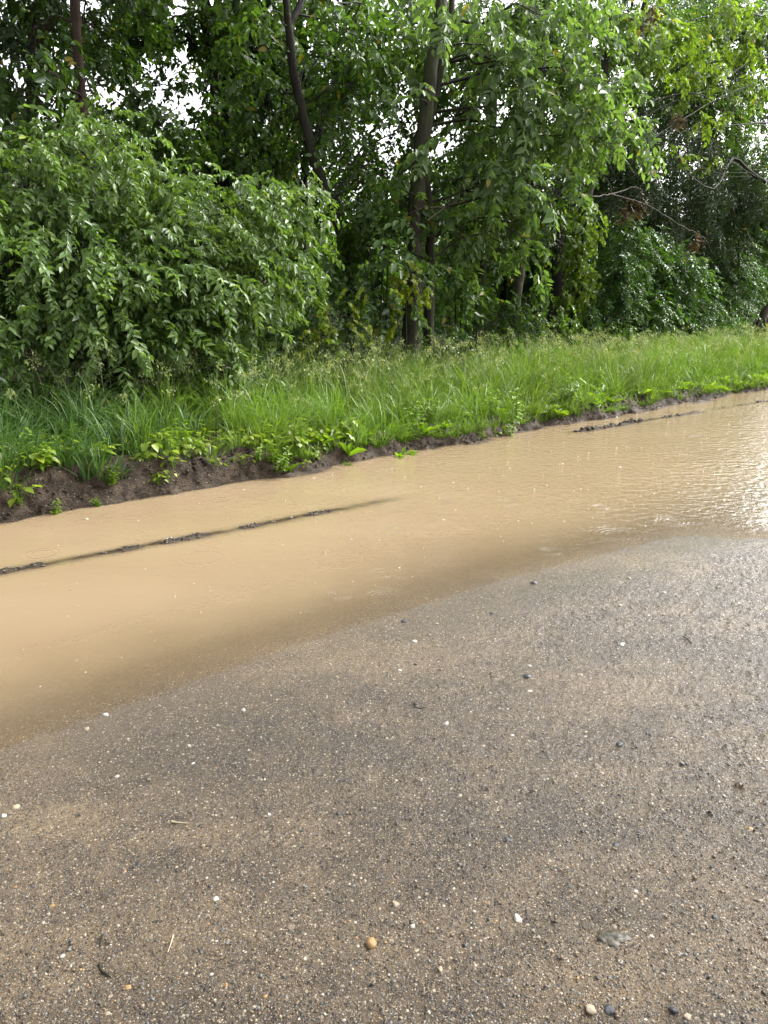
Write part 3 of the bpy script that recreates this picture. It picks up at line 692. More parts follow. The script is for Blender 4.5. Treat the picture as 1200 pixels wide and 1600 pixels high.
shrub('yellow_sapling', 'low yellow leaved sapling at the foot of the crooked dark tree', 8.4, (545, 570), [cl(538, 492, 8.4, 26, 14, 1.2), cl(560, 465, 8.4, 20, 10, .9), cl(608, 495, 8.4, 22, 14, .9), cl(510, 525, 8.3, 24, 16, .8)], 'lobed', M['leaf_yellow'], 28, cat='sapling', scale=.48, r=.009)
shrub('yellow_sapling', 'lowest yellow green sprig, rooted in the grass beside the drooping shrub', 7.9, (540, 600), [cl(535, 555, 7.9, 26, 20, 1.0), cl(552, 580, 7.9, 16, 12, .8)], 'lobed', M['leaf_lime'], 29, cat='sapling', scale=.48, r=.009)
shrub('understorey_shrub', 'olive green low shrub in front of the dark trunk and the vine', 9.4, (850, 525), [cl(845, 480, 9.4, 45, 32, 1.0), cl(880, 500, 9.3, 36, 22, .9), cl(780, 490, 9.8, 40, 32, 1.0)], 'tree', M['leaf_mid'], 30, scale=.65)

# old bark heap and stump at the right edge
root = empty('old_stump', ground_pt(*ST(*px(1188, 500, 9.3)[:2]))); tag(root, 'grey rotting leaning stump with peeling bark at the right edge', 'stump')
o = np.array(root.location); m_ = mpp(px(1188, 480, 9.3))
A = Acc(); tube(A, spline([list(o+[.0, 0, -.1])+[.20], list(o+[.02, 0, .35])+[.15], list(o+[.12, .05, .8])+[.12], list(o+[.3, .1, 1.15])+[.07]], 5)[:, :3], np.linspace(.22, .07, 16), 14, .3)
A.build('trunk', M['bark_grey'], root, o)
for k in range(9):
    a = k*.7; A = Acc(); e = o+np.array([math.cos(a)*.42, math.sin(a)*.3, .05])
    tube(A, spline([o+[.08, 0, .55+.04*k], o+[math.cos(a)*.25, math.sin(a)*.2, .45+.02*k], e], 4), np.linspace(.03, .012, 9), 5); A.build('root', M['bark_grey'], root, o)

# ------------------------------------------------------------------ deeper trees of the wood
deep = []
rgd = np.random.default_rng(77)
k = 0
spots = [(2.2, 14), (4.3, 16.5), (6.3, 13.6), (8.5, 15.5), (9.3, 13.8), (14.8, 14.2), (17.4, 15.5), (20.2, 14), (6.8, 19), (11.0, 20), (21.5, 19), (26, 16), (0, 16), (3.6, 21), (31, 18), (27, 21)]
words = ['behind the reddish trunk', 'behind the twin stemmed tree', 'behind the crooked tree', 'behind the slim trunk', 'behind the leaning grey trunk', 'behind the dark thick trunk', 'behind the cedar', 'behind the right hand thicket']
for s_, t_ in spots:
    b = ground_pt(s_, t_); h = rgd.uniform(7.0, 9.0)
    if s_ > 5.5: h = rgd.uniform(4.7, 5.7)
    if s_ > 25: h = 3.0
    lean = rgd.normal(size=2)*.3
    S = [(b, rgd.uniform(.09, .15)), (b+np.array([lean[0]*.4, lean[1]*.4, h*.4]), .09), (b+np.array([lean[0], lean[1], h*.9]), .03)]
    cs = []
    for q in range(11):
        z = rgd.uniform(.5, 1.0)*h if q < 8 else rgd.uniform(.8, 2.6)
        a = rgd.uniform(0, 6.28); rr = rgd.uniform(.3, 1.9)
        r_ = rgd.uniform(.75, 1.25)
        cs.append((b+np.array([math.cos(a)*rr, math.sin(a)*rr, z]), (r_, r_, r_*.75), (1.35 if z < .55*h else .9) if s_ > 9 else (1.25 if z < .42*h else .75), None))
    lab = ('deep wood tree with a dark green crown '+words[k]) if k < len(words) else 'deep wood tree far behind the front row, mostly hidden by foliage'
    tree('woodland_tree', lab, 'tree', [S], cs, 'far' if t_ > 15 else 'tree', M['leaf_dark'] if k % 3 == 1 else M['leaf_mid'], M['bark_dark'], 'deeper trees of the wood', 200+k, scale=.9 if t_ > 15 else 1.15, twigs=6)
    k += 1
# far wood: one mass of leaves and saplings closing the view
A = Acc(); n = 9000
s_ = rgd.uniform(-12, 75, n); t_ = rgd.uniform(22.5, 34, n)
z_ = rgd.random(n)**1.3*(4.6+1.6*vn(s_*.35, t_*.2)) + .4
place(A, 'far', W(s_, t_, z_), rgd.uniform(0, 6.28, n), np.radians(rgd.uniform(10, 60, n)), rgd.normal(size=n)*.4, rgd.uniform(1.4, 2.4, n), rgd)
fw = A.build('far_wood', M['leaf_mid']); tag(fw, 'far mass of woodland foliage seen between the trunks', 'woodland', kind='stuff')
# ferns, brambles and seedlings on the wood floor
A = Acc(); n = 5200
s_ = rgd.uniform(-4, 26, n); t_ = rgd.uniform(8.6, 20, n)
z_ = hgt(s_, t_)+rgd.uniform(.1, 1.0, n)**1.2*(.35+.9*vn(s_*.8, t_*.8))
place(A, 'tree', W(s_, t_, z_), rgd.uniform(0, 6.28, n), np.radians(rgd.uniform(-20, 40, n)), rgd.normal(size=n)*.3, rgd.uniform(.5, 1.1, n), rgd)
n = 1500
s_ = rgd.uniform(-4, 4.6, n); t_ = rgd.uniform(7.15, 8.9, n)
z_ = hgt(s_, t_)+rgd.uniform(.05, .40, n)
place(A, 'tree', W(s_, t_, z_), rgd.uniform(0, 6.28, n), np.radians(rgd.uniform(-30, 35, n)), rgd.normal(size=n)*.3, rgd.uniform(.4, .8, n), rgd)
uw = A.build('undergrowth', M['leaf_mid']); tag(uw, 'low leafy undergrowth covering the wood floor', 'undergrowth', kind='stuff')

# ------------------------------------------------------------------ dead branches hanging among the trees
def bare(label, pts, r0, mat, seed, side=3, name='bare_branch', cat='branch', group=None):
    rg = np.random.default_rng(seed); P = np.array(pts, float); o = P[0]
    A = Acc(); sp = spline(P, 6); sp += rg.normal(size=sp.shape)*r0*.5; tube(A, sp, np.linspace(r0, r0*.3, len(sp)), 6)
    for q in range(side):
        i = rg.integers(len(sp)//4, len(sp)-1); d = rg.normal(size=3)*.25; d[2] -= .05
        tube(A, wob(sp[i], sp[i]+d*(1+rg.random()), 4, .1, rg), np.linspace(r0*.4, r0*.15, 4), 4)
    return tag(A.build(name, mat, None, None), label, cat, group)
bare('pale dead branch slanting up just right of the tallest trunk', [px(668, 345, 8.6), px(690, 328, 8.55), px(715, 312, 8.5)], .014, M['bark_dead'], 1, 3)
bare('long thin dead branch arching down in front of the cedar', [px(950, 302, 9.2), px(1010, 320, 9.1), px(1060, 350, 9.0), px(1100, 372, 8.95), px(1112, 395, 8.95)], .011, M['bark_dead'], 2, 6)
bare('dark curved dead bough hooking down in the right hand gap', [px(1010, 160, 9.4), px(1080, 145, 9.4), px(1130, 170, 9.4), px(1155, 205, 9.4), px(1145, 230, 9.4)], .013, M['bark_dark'], 3, 6)
bare('pale dead branch lying level below the overhanging boughs', [px(925, 308, 8.8), px(960, 302, 8.8), px(990, 292, 8.8), px(1005, 298, 8.8)], .013, M['bark_dead'], 4, 4)
bare('dark bough running level in front of the cedar top', [px(990, 235, 8.9), px(1060, 190, 8.9), px(1130, 150, 8.9), px(1205, 120, 8.9)], .014, M['bark_dark'], 5, 8)
for q, (c, r) in enumerate([(1060, 180), (983, 325), (1000, 320), (1088, 370), (1020, 20)]):
    p = px(c, r, 8.9); rg = np.random.default_rng(q+50); A = Acc(); n = 16
    place(A, 'dead', p+rg.normal(size=(n, 3))*[.05, .05, .08], rg.uniform(0, 6, n), np.radians(rg.uniform(40, 90, n)), rg.normal(size=n)*.5, rg.uniform(.6, 1.0, n), rg)
    lab = ['hanging bunch of dry brown leaves on the dark upper bough', 'small dry brown leaf bunch left of two on the pale branch', 'dry brown leaf bunch right of two on the pale branch', 'pale dry leaf bunch caught at the end of the long dead branch', 'dry brown leaf bunch against the sky at top right'][q]
    tag(A.build('dead_leaf_bunch', M['leaf_brown']), lab, 'leaf bunch', 'dry leaf bunches')

# ------------------------------------------------------------------ grass
def blades(n, s, t, hmin, hmax, wd, rg, lean=.35, front=None):
    z = hgt(s, t)-.02
    h = rg.uniform(hmin, hmax, n)
    if front is not None: h = h*front
    az = rg.uniform(0, 2*math.pi, n); ln = np.abs(rg.normal(size=n))*lean+.05
    dx = np.cos(az)*ln; dy = np.sin(az)*ln
    base = W(s, t, 0*s); base[:, 2] = z
    us = np.array([0, .38, .72, 1.0]); wf = np.array([1, .85, .5, 0])
    fa = rg.uniform(0, 2*math.pi, n); side = np.stack([np.cos(fa), np.sin(fa), 0*fa], -1)
    vs = []
    for u, w in zip(us, wf):
        c = base+np.stack([dx*h*u**2*1.3, dy*h*u**2*1.3, h*(u-.35*ln*u**2.5)], -1)
        if w > 0:
            vs.append(c-side*(wd*w/2)[:, None]); vs.append(c+side*(wd*w/2)[:, None])
        else: vs.append(c)
    v = np.stack(vs, 1)
    o = (np.arange(n)*7)[:, None, None]
    q = (np.array([[0, 1, 3, 2], [2, 3, 5, 4]])[None]+o).reshape(-1, 4); tr = (np.array([[4, 5, 6]])[None]+o).reshape(-1, 3)
    return v.reshape(-1, 3), tr, q
rg = np.random.default_rng(21)
def tufts(nt_, per, lo, hi, hmin, hmax, wlo, whi, keep=None, power=.85):
    """grass grows in tufts: blades arch outwards from shared crowns"""
    cs = rg.uniform(lo, hi, nt_); ct = bank_t(cs)+.13+2.82*rg.random(nt_)**power
    if keep is not None: k = keep(cs, ct); cs, ct = cs[k], ct[k]
    front = (.45+.55*ss(0, .7, ct-bank_t(cs)-.2))*rg.uniform(.55, 1.2, len(cs))
    m_ = np.maximum(6, rg.poisson(per, len(cs))); idx = np.repeat(np.arange(len(cs)), m_); n = len(idx)
    off = rg.normal(size=(n, 2))*.055
    s, t = cs[idx]+off[:, 0], ct[idx]+off[:, 1]
    t = np.maximum(t, bank_t(s)+.15)
    h = rg.uniform(hmin, hmax, n)*front[idx]
    tl = rg.normal(size=(len(cs), 2))*.22
    o2 = off[:, :1]*U[None]+off[:, 1:]*N[None]
    d = o2/.055*.20+tl[idx]+rg.normal(size=(n, 2))*.16
    base = W(s, t, 0*s); base[:, 2] = hgt(s, t)-.02
    wd = rg.uniform(wlo, whi, n); ln = np.linalg.norm(d, axis=1)
    us = np.array([0, .36, .70, 1.0]); wf = np.array([.8, 1, .6, 0])
    fa = rg.uniform(0, 2*math.pi, n); side = np.stack([np.cos(fa), np.sin(fa), 0*fa], -1)
    vs = []
    for u, w in zip(us, wf):
        bend = u**2.1*1.5
        c = base+np.stack([d[:, 0]*h*bend, d[:, 1]*h*bend, h*(u-np.minimum(.75*ln, .75)*u**3)], -1)
        if w > 0: vs.append(c-side*(wd*w/2)[:, None]); vs.append(c+side*(wd*w/2)[:, None])
        else: vs.append(c)
    v = np.stack(vs, 1); o = (np.arange(n)*7)[:, None, None]
    q = (np.array([[0, 1, 3, 2], [2, 3, 5, 4]])[None]+o).reshape(-1, 4); tr = (np.array([[4, 5, 6]])[None]+o).reshape(-1, 3)
    return v.reshape(-1, 3), tr, q
under = lambda s, t: t < 7.35+1.5*ss(3.2, 5.0, s)+.3*rg.random(len(s))
A = Acc()
A.add(*tufts(1500, 34, 2.4, 17, .34, .82, .005, .0125, lambda s, t: under(s, t) & (rg.random(len(s)) < .25+vn(s*1.3, t*1.3)) & (rg.random(len(s)) < ss(2.2, 3.4, s)+.1)))
A.add(*tufts(420, 26, 2.4, 17, .22, .42, .006, .013, under, .3))
A.add(*tufts(420, 24, 3.4, 17, .20, .40, .006, .012, None, 6.0))
A.add(*tufts(260, 26, 17, 34, .35, .7, .010, .018))
g = A.build('grass', M['grass']); tag(g, 'tall bright green grass along the verge', 'grass', kind='stuff')
A = Acc()
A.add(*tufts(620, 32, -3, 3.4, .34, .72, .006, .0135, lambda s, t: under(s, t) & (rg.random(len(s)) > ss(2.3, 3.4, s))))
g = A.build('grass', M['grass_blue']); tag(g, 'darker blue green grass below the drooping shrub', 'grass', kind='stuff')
# seed heads: thin stalks ending in loose nodding panicles
A = Acc(); n = 1150
s = rg.uniform(-1.5, 20, n); t = bank_t(s)+.35+2.6*rg.random(n)**.8; t = np.minimum(t, 7.3+1.6*ss(3, 5, s)); kk = rg.random(n) < .35+.65*ss(2.6, 4.2, s); s, t = s[kk], t[kk]; n = len(s)
for i in range(n):
    b = W(s[i], t[i], float(hgt(s[i], t[i]))); h = rg.uniform(.42, .84)*(1-.15*ss(8, 14, s[i])); a = rg.uniform(0, 6.28); l = rg.uniform(.05, .28)
    d = np.array([math.cos(a), math.sin(a), 0])*l
    P = np.array([b, b+[d[0]*.3, d[1]*.3, h*.55], b+[d[0], d[1], h*.95], b+[d[0]*1.7, d[1]*1.7, h*.97]])
    sp = spline(P, 3); tube(A, sp, np.linspace(.002, .001, len(sp)), 3)
    m_ = 26; u = rg.random(m_); c = sp[-5]+(sp[-1]-sp[-5])*u[:, None]+rg.normal(size=(m_, 3))*[.022, .022, .02]*(1.2-u[:, None]*.6)
    dd = np.stack([rg.normal(size=m_)*.006, rg.normal(size=m_)*.006, rg.uniform(-.016, -.006, m_)], -1); w = np.stack([rg.normal(size=m_)*.0042, rg.normal(size=m_)*.0042, 0*u], -1)
    v = np.stack([c-dd, c+w, c+dd, c-w], 1).reshape(-1, 3)
    A.add(v, None, np.arange(m_*4).reshape(-1, 4))
g = A.build('seed_grass', M['seed']); tag(g, 'loose straw coloured grass seed heads nodding over the verge', 'grass', kind='stuff')

# ------------------------------------------------------------------ broadleaf weeds on the bank
def weed_proto(kind, seed):
    r = random.Random(seed); L = Acc(); St = Acc()
    if kind == 'rosette':
        for k in range(r.randint(8, 12)):
            a = k*2.4+r.uniform(-.3, .3); ln = r.uniform(.10, .20)
            v, q = leaf(ln, ln*.30, .25, .25, .5); L.add(v @ (rotz(a) @ roty(R(-r.uniform(15, 60)))).T+[0, 0, .015], None, q)
        tube(St, [[0, 0, -.03], [0, 0, .03]], [.008, .006], 6)
    elif kind == 'round':
        for k in range(r.randint(9, 14)):
            a = r.uniform(0, 6.28); h = r.uniform(.05, .20); d = r.uniform(.02, .13); p = np.array([math.cos(a)*d, math.sin(a)*d, h])
            tube(St, [[0, 0, -.02], p*[.5, .5, .65], p], [.003, .0025, .002], 4)
            M_ = rotz(a+r.uniform(-.6, .6)) @ roty(R(r.uniform(0, 40)))
            if k % 3:
                ll = r.uniform(.06, .10); v, q = leaf(ll, ll*.85, .15, .2, .36); L.add(v @ M_.T+p, None, q)
            else:
                v, t = lobed(r.uniform(.06, .10), r.uniform(.05, .07)); L.add(v @ M_.T+p, t)
    else:                                        # upright stem with paired leaves
        for b in range(r.randint(2, 4)):
            a0 = r.uniform(0, 6.28); h = r.uniform(.16, .34); e = np.array([math.cos(a0)*.07, math.sin(a0)*.07, h])
            tube(St, [[0, 0, -.03], e*[.4, .4, .5], e], [.005, .004, .002], 5)
            for k in range(7):
                u = .25+.75*k/6; p = e*[u, u, u]
                for sd in (0, math.pi):
                    v, q = leaf(r.uniform(.05, .10)*(1.2-u*.5), .03, .2, .2); L.add(v @ (rotz(a0+k*1.57+sd) @ roty(R(r.uniform(-25, 15)))).T+p, None, q)
    o = empty('broadleaf_weed'); St.build('stem', M['weed'], o); L.build('foliage', M['weed_yellow' if kind == 'round' else 'weed'], o)
    return o
protos = {k: [weed_proto(k, 10*i+j) for j in range(5)] for i, k in enumerate(('rosette', 'round', 'upright'))}
used = set()
def put_weed(kind, s, t, sc, label, group, rg, tilt=True, dz=.0):
    j = int(rg.integers(0, 5)); o = protos[kind][j]
    if (kind, j) in used: o = copy_tree(o)
    used.add((kind, j))
    p = W(np.float64(s), np.float64(t), float(hgt(s, t))+dz)
    o.location = p; o.scale = (sc,)*3
    o.rotation_euler = (rg.normal()*.12+(.25 if tilt else 0), rg.normal()*.12, rg.uniform(0, 6.28))
    tag(o, label, 'weed', group)
rg = np.random.default_rng(31)
special = [('rosette', 545, 715, 1.25, 'largest light green rosette weed halfway down the bank, centre left'), ('rosette', 640, 708, 1.1, 'light green rosette weed on the bank foot below the tallest tree'),
           ('rosette', 490, 748, .8, 'small rosette weed on the mud spit at the water edge'), ('upright', 432, 738, .8, 'upright weed beside the small spit of mud at the water edge'),
           ('upright', 265, 745, .9, 'upright weed hanging down the bare bank above the ridge of stones'), ('round', 40, 790, .5, 'yellow green seedling low on the bare bank nearest the left edge'),
           ('upright', 178, 775, .6, 'thin weed clinging to the middle of the bare left bank'), ('rosette', 445, 690, 1.3, 'broad pale weed on the lip of the bank right of the bare stretch'),
           ('round', 462, 690, 1.0, 'yellow green lobed weed on the bank lip beside the broad pale weed'), ('rosette', 640, 612, 1.0, 'rosette weed among grass below the tallest tree'),
           ('rosette', 720, 650, 1.3, 'dock rosette on the bank lip in the middle of the verge'), ('upright', 825, 672, .8, 'narrow weed dangling over the bank near the ridge of mud'),
           ('rosette', 940, 625, 1.5, 'big dock plant on the bank lip above the clods of mud'), ('rosette', 1060, 600, 1.7, 'biggest dock plant near the right edge of the verge')]
for kind, c, r, sc, lab in special:
    p = pg(c, r, .10 if r < 705 else .04)
    s_, t_ = ST(p[0], p[1]); t_ = max(t_, float(bank_t(np.float64(s_)))+.02)
    put_weed(kind, s_, t_, sc, lab, 'weeds along the bank', rg)
for k in range(180):                              # bright leafy fringe on the left lip
    s_ = rg.uniform(-1.0, 4.6); t_ = float(bank_t(np.float64(s_)))+rg.uniform(.12, .85)
    put_weed('round' if rg.random() < .7 else 'upright', s_, t_, rg.uniform(.5, .95), 'bright yellow green weed in the leafy fringe on the left bank lip', 'leafy fringe weeds at left', rg, False)
for k in range(110):                             # docks and plantains along the right lip
    s_ = 4.0+12*rg.random()**1.1; t_ = float(bank_t(np.float64(s_)))+rg.uniform(.17, .6)
    put_weed('rosette' if rg.random() < .75 else 'upright', s_, t_, rg.uniform(.6, 1.2), 'green dock weed along the grass edge of the right hand bank', 'dock weeds at right', rg, False)
for k in range(26):                              # seedlings on the bare bank
    s_ = rg.uniform(.2, 7); t_ = float(bank_t(np.float64(s_)))+rg.uniform(.0, .2)
    put_weed('upright' if k % 2 else 'round', s_, t_, rg.uniform(.3, .6), 'small seedling on the bare soil of the bank', 'bank seedlings', rg)

# ------------------------------------------------------------------ stones
def ico(sub):
    import bmesh
    bm = bmesh.new(); bmesh.ops.create_icosphere(bm, subdivisions=sub, radius=1.0)
    v = np.array([x.co[:] for x in bm.verts]); f = np.array([[x.index for x in y.verts] for y in bm.faces]); bm.free(); return v, f
def stone_mat(name, a, b, rough=.28):
    return plain_mat(name, a, b, .38, 70, .0015, 0.0)
SM = {
    'white': stone_mat('white quartz', (.34, .32, .28), (.50, .48, .43)), 'cream': stone_mat('cream pebble', (.22, .17, .11), (.34, .28, .19)),
    'orange': stone_mat('orange pebble', (.24, .13, .045), (.33, .21, .08)), 'brown': stone_mat('brown pebble', (.07, .05, .03), (.15, .105, .065)),
    'grey': stone_mat('grey pebble', (.07, .07, .068), (.15, .148, .14)), 'black': stone_mat('black pebble', (.010, .011, .014), (.032, .033, .038))}
V2, F2 = ico(3); V1, F1 = ico(1)
def stone_verts(V, seed, ang=.0):
    r = np.random.default_rng(seed); sc = np.array([1.0, r.uniform(.6, .9), r.uniform(.42, .65)])
    n = V.copy()
    k = 1+.18*(vn(V[:, 0]*1.6+seed, V[:, 1]*1.6+V[:, 2]*1.3)-.5)*2+.07*(vn(V[:, 0]*4+seed, V[:, 1]*4-V[:, 2]*3)-.5)*2
    n = n*k[:, None]
    for _ in range(int(ang)):
        d = r.normal(size=3); d /= np.linalg.norm(d); c = r.uniform(.5, .72); e = n @ d; m = e > c; n[m] -= np.outer(e[m]-c, d)
    return n*sc
SHAPES = {(k, a): [mesh('pebble', stone_verts(V2, 7*i+(40 if a else 0), 7 if a else 0), F2, None, SM[k], me_only=True) for i in range(3)] for k in SM for a in (0, 1)}
npb = 0
def pebble(x, y, size, colr, label, group, rg, ang=0, sink=.25):
    s, t = ST(x, y); z = float(hgt(s, t))
    z -= .002; o = obj('pebble', SHAPES[(colr, ang)][int(rg.integers(0, 3))], None, (x, y, z+size*.5*(.5-sink)))
    o.scale = (size*.5,)*3; o.rotation_euler = (rg.normal()*.15, rg.normal()*.15, rg.uniform(0, 6.28))
    tag(o, label, 'pebble', group); return o
rg = np.random.default_rng(41)
GP = 'larger pebbles on the gravel'
named = [(809, 1438, 17, 'white', 1, 'blocky white stone, largest of the pale stones near the bottom centre'), (951, 1584, 20, 'black', 0, 'smooth black oval pebble at the bottom edge right of centre'),
         (923, 1583, 19, 'cream', 0, 'flat cream pebble lying left of the smooth black oval one'), (1052, 1585, 15, 'black', 0, 'dark slate pebble near the bottom right beside the black oval one'),
         (1075, 1596, 15, 'cream', 0, 'pale cream pebble cut by the bottom edge at right'), (581, 1477, 19, 'orange', 0, 'yellow pebble at bottom centre right of the tan oval one'),
         (454, 1447, 17, 'brown', 0, 'tan oval pebble at the bottom left of centre'), (618, 1414, 14, 'cream', 1, 'cream angular chip above the yellow pebble'),
         (698, 1128, 11, 'white', 1, 'bright white chip in the middle of the gravel'), (824, 1053, 13, 'black', 0, 'black pebble in the cluster on the mid gravel right of centre'),
         (828, 1076, 10, 'white', 0, 'white pebble just below the black one in the cluster'), (827, 1037, 8, 'white', 0, 'little white pebble above the black one in the cluster'),
         (907, 1050, 9, 'cream', 0, 'cream pebble right of the mid gravel cluster'), (834, 904, 11, 'black', 0, 'dark pebble standing in the shallow water edge'), (631, 963, 10, 'black', 0, 'dark pebble at the foggy left edge of the glinting water'),
         (968, 1165, 13, 'black', 0, 'round black pebble alone on the right hand gravel'), (421, 1267, 10, 'white', 1, 'small bright white chip left of centre'),
         (338, 1401, 12, 'white', 0, 'round white pebble at the lower left'), (98, 1489, 9, 'white', 0, 'white oval pebble in the lower left corner area'), (200, 1540, 12, 'orange', 0, 'orange angular pebble near the bottom left'),
         (4, 1265, 11, 'white', 1, 'white stone cut by the left edge'), (24, 1251, 13, 'cream', 0, 'flat pale stone near the left edge above the cut white one'), (163, 1107, 11, 'white', 0, 'white oval pebble at the water edge on the left'),
         (134, 1129, 9, 'cream', 0, 'pale pebble just below the white oval one at the water edge'), (295, 1157, 9, 'white', 1, 'white chip on the gravel below the water edge at left'), (182, 1204, 9, 'white', 0, 'pinkish white pebble on the left gravel'),
         (720, 1241, 11, 'cream', 0, 'round pale pebble on the centre gravel'), (794, 1314, 14, 'black', 0, 'flat dark slate pebble below centre'), (962, 1324, 12, 'black', 0, 'dark slate pebble at right below centre'),
         (1117, 1439, 11, 'black', 0, 'dark bluish pebble at lower right'), (973, 1003, 9, 'white', 1, 'white chip high on the right gravel'), (648, 995, 8, 'white', 0, 'white pebble by the water edge at centre'),
         (688, 1520, 11, 'cream', 1, 'cream angular pebble near the bottom centre'), (645, 1450, 9, 'white', 0, 'small white pebble left of the blocky white stone'), (415, 1556, 9, 'orange', 0, 'small orange chip at the bottom left of centre'),
         (168, 1582, 11, 'cream', 0, 'pale pebble at the bottom edge left'), (380, 1102, 8, 'white', 0, 'tiny white pebble on the upper left gravel'), (590, 1163, 9, 'black', 0, 'dark pebble on the middle gravel'),
         (215, 1345, 10, 'black', 0, 'dark chip at the left of the lower gravel'), (1010, 1145, 8, 'black', 0, 'small dark pebble right of the round black one'), (355, 1472, 9, 'grey', 0, 'grey pebble near the lower left'), (80, 1410, 9, 'orange', 0, 'small rusty pebble at the lower left'),
         (308, 1374, 11, 'brown', 1, 'brown angular stone above the round white pebble'), (1172, 1300, 10, 'orange', 0, 'dull orange pebble at the right edge')]
taken = []
for c, r, sz, colr, ang, lab in named:
    p = pg(c, r, .03); d = mpp(p); taken.append((c, r))
    pebble(p[0], p[1], sz*d*1.05, colr, lab, GP, rg, ang, .42); npb += 1
words = {'white': 'small white pebble pressed into the wet brown gravel', 'cream': 'small cream pebble pressed into the wet brown gravel', 'orange': 'small rusty orange pebble pressed into the wet brown gravel', 'brown': 'small brown pebble pressed into the wet brown gravel', 'grey': 'small grey pebble pressed into the wet brown gravel', 'black': 'small black pebble pressed into the wet brown gravel'}
keys = ['white', 'cream', 'orange', 'brown', 'grey', 'black']
while npb < 290:
    c = rg.uniform(0, 1200); r = rg.uniform(900, 1600)
    p = pg(c, r, .02); s, t = ST(p[0], p[1])
    if float(hgt(s, t)) < .004: continue
    if min((c-a)**2+(r-b)**2 for a, b in taken) < 400: continue
    colr = keys[rg.choice(6, p=[.10, .20, .05, .26, .18, .21])]
    pebble(p[0], p[1], rg.uniform(4, 8)*mpp(p), colr, words[colr], colr+' pebbles in the gravel', rg, int(rg.random() < .6), .3+.35*rg.random()); npb += 1; taken.append((c, r))
# stones on the ridge between the ruts and along the bank foot
rd = np.random.default_rng(52); A = {k: Acc() for k in keys}
proto = [stone_verts(V1, 900+i, 3 if i % 2 else 0) for i in range(12)]
def scatter(s, t, size, pk, sink=.2, lim=None):
    z = hgt(s, t)
    for i in range(len(s)):
        if lim is not None and z[i] < lim: continue
        k = keys[rd.choice(6, p=pk)]; v = proto[rd.integers(0, 12)]; a = rd.uniform(0, 6.28)
        A[k].add((v*size[i]*.5) @ rotz(a).T+W(s[i], t[i], z[i]+size[i]*.5*(.45-sink)), F1)
n = 42000                                         # visible part of the road, denser near the lens
c = rd.uniform(-60, 1260, n); r = 850+790*rd.random(n)**.8
pp = np.array([pg(a, b, .02) for a, b in zip(c, r)]); s, t = ST(pp[:, 0], pp[:, 1])
sz = np.exp(rd.normal(size=n)*.42)*.0044
scatter(s, t, np.minimum(sz, .014), [.012, .09, .02, .45, .23, .198], .5, -.004)
n = 1500; s = rd.uniform(-.5, 4.6, n); t = 4.70-.085*(s-.9)+rd.normal(size=n)*.045
scatter(s, t, rd.uniform(.006, .022, n), [.04, .12, .02, .36, .26, .20], .1, -.001)
n = 1600; s = rd.uniform(-.5, 14, n); t = bank_t(s)+rd.normal(size=n)*.10+.06
scatter(s, t, rd.uniform(.006, .022, n), [.02, .07, .02, .56, .20, .13], .1, -.004)
CL = Acc()
def clods(s, t, size):
    z = hgt(s, t)
    for i in range(len(s)):
        if z[i] < -.003: continue
        v = proto[rd.integers(0, 12)]; a = rd.uniform(0, 6.28); CL.add((v*size[i]*.5*[1, 1, 1.3]) @ rotz(a).T+W(s[i], t[i], z[i]+size[i]*.06), F1)
n = 3600; s = rd.uniform(-.6, 14, n); t = bank_t(s)+.02+.26*rd.random(n); clods(s, t, rd.uniform(.012, .05, n)*rd.random(n)**.5)
n = 110; s = rd.uniform(7.2, 9.2, n); t = 5.33-.055*(s-7.6)+rd.normal(size=n)*.045; clods(s, t, rd.uniform(.025, .075, n))
n = 90; s = rd.uniform(9.2, 13.5, n); t = 5.33-.055*(s-7.6)+rd.normal(size=n)*.04; clods(s, t, rd.uniform(.02, .05, n))
n = 260; s = rd.uniform(-.6, 4.6, n); t = 4.70-.085*(s-.9)+.025*fbm(s*2, s*0, 3)+rd.normal(size=n)*.05; clods(s, t, rd.uniform(.010, .024, n))
tag(CL.build('soil_crumbs', M['mud']), 'dark crumbs and clods of soil along the bank and the low mud ridges', 'soil', kind='stuff')
n = 500; s = rd.uniform(7.2, 14, n); t = 5.33-.055*(s-7.6)+rd.normal(size=n)*.05
scatter(s, t, rd.uniform(.008, .03, n), [.02, .08, .02, .58, .20, .10], .1, -.004)
names = {'white': 'white grit', 'cream': 'cream grit', 'orange': 'rusty grit', 'brown': 'brown grit', 'grey': 'grey grit', 'black': 'black grit'}
for k in keys:
    tag(A[k].build('gravel', SM[k]), 'fine %s strewn over the wet road and the bank foot' % names[k], 'gravel', kind='stuff')

# ------------------------------------------------------------------ small litter
def twig(label, pts, r0, mat, name='twig', cat='twig', group='twigs and straws'):
    A = Acc(); sp = spline(np.array(pts), 5); tube(A, sp, np.linspace(r0, r0*.5, len(sp)), 6, .2); return tag(A.build(name, mat), label, cat, group)
def onroad(c, r, dz=.004):
    p = pg(c, r, .03); s, t = ST(p[0], p[1]); p[2] = float(hgt(s, t))+dz; return p
M['straw'] = plain_mat('dry straw', (.30, .23, .13), (.48, .40, .26), .5, 40)
twig('pale straw lying on the left gravel', [onroad(268, 1279), onroad(280, 1281), onroad(294, 1281)], .0028, M['straw'])
twig('short bent black twig at the lower left, lower of two', [onroad(155, 1503), onroad(158, 1515), onroad(165, 1519), onroad(172, 1525)], .0042, M['bark_dark'])
twig('thin dark twig above the bent black one', [onroad(160, 1458), onroad(157, 1468), onroad(156, 1476)], .003, M['bark_dark'])
twig('short straight straw stuck in the lower left gravel', [onroad(271, 1460), onroad(267, 1475), onroad(262, 1488)], .002, M['straw'])
twig('dark splinter on the mid gravel left of the white chip', [onroad(647, 1096), onroad(650, 1102), onroad(654, 1104), onroad(667, 1103)], .0028, M['bark_dark'])
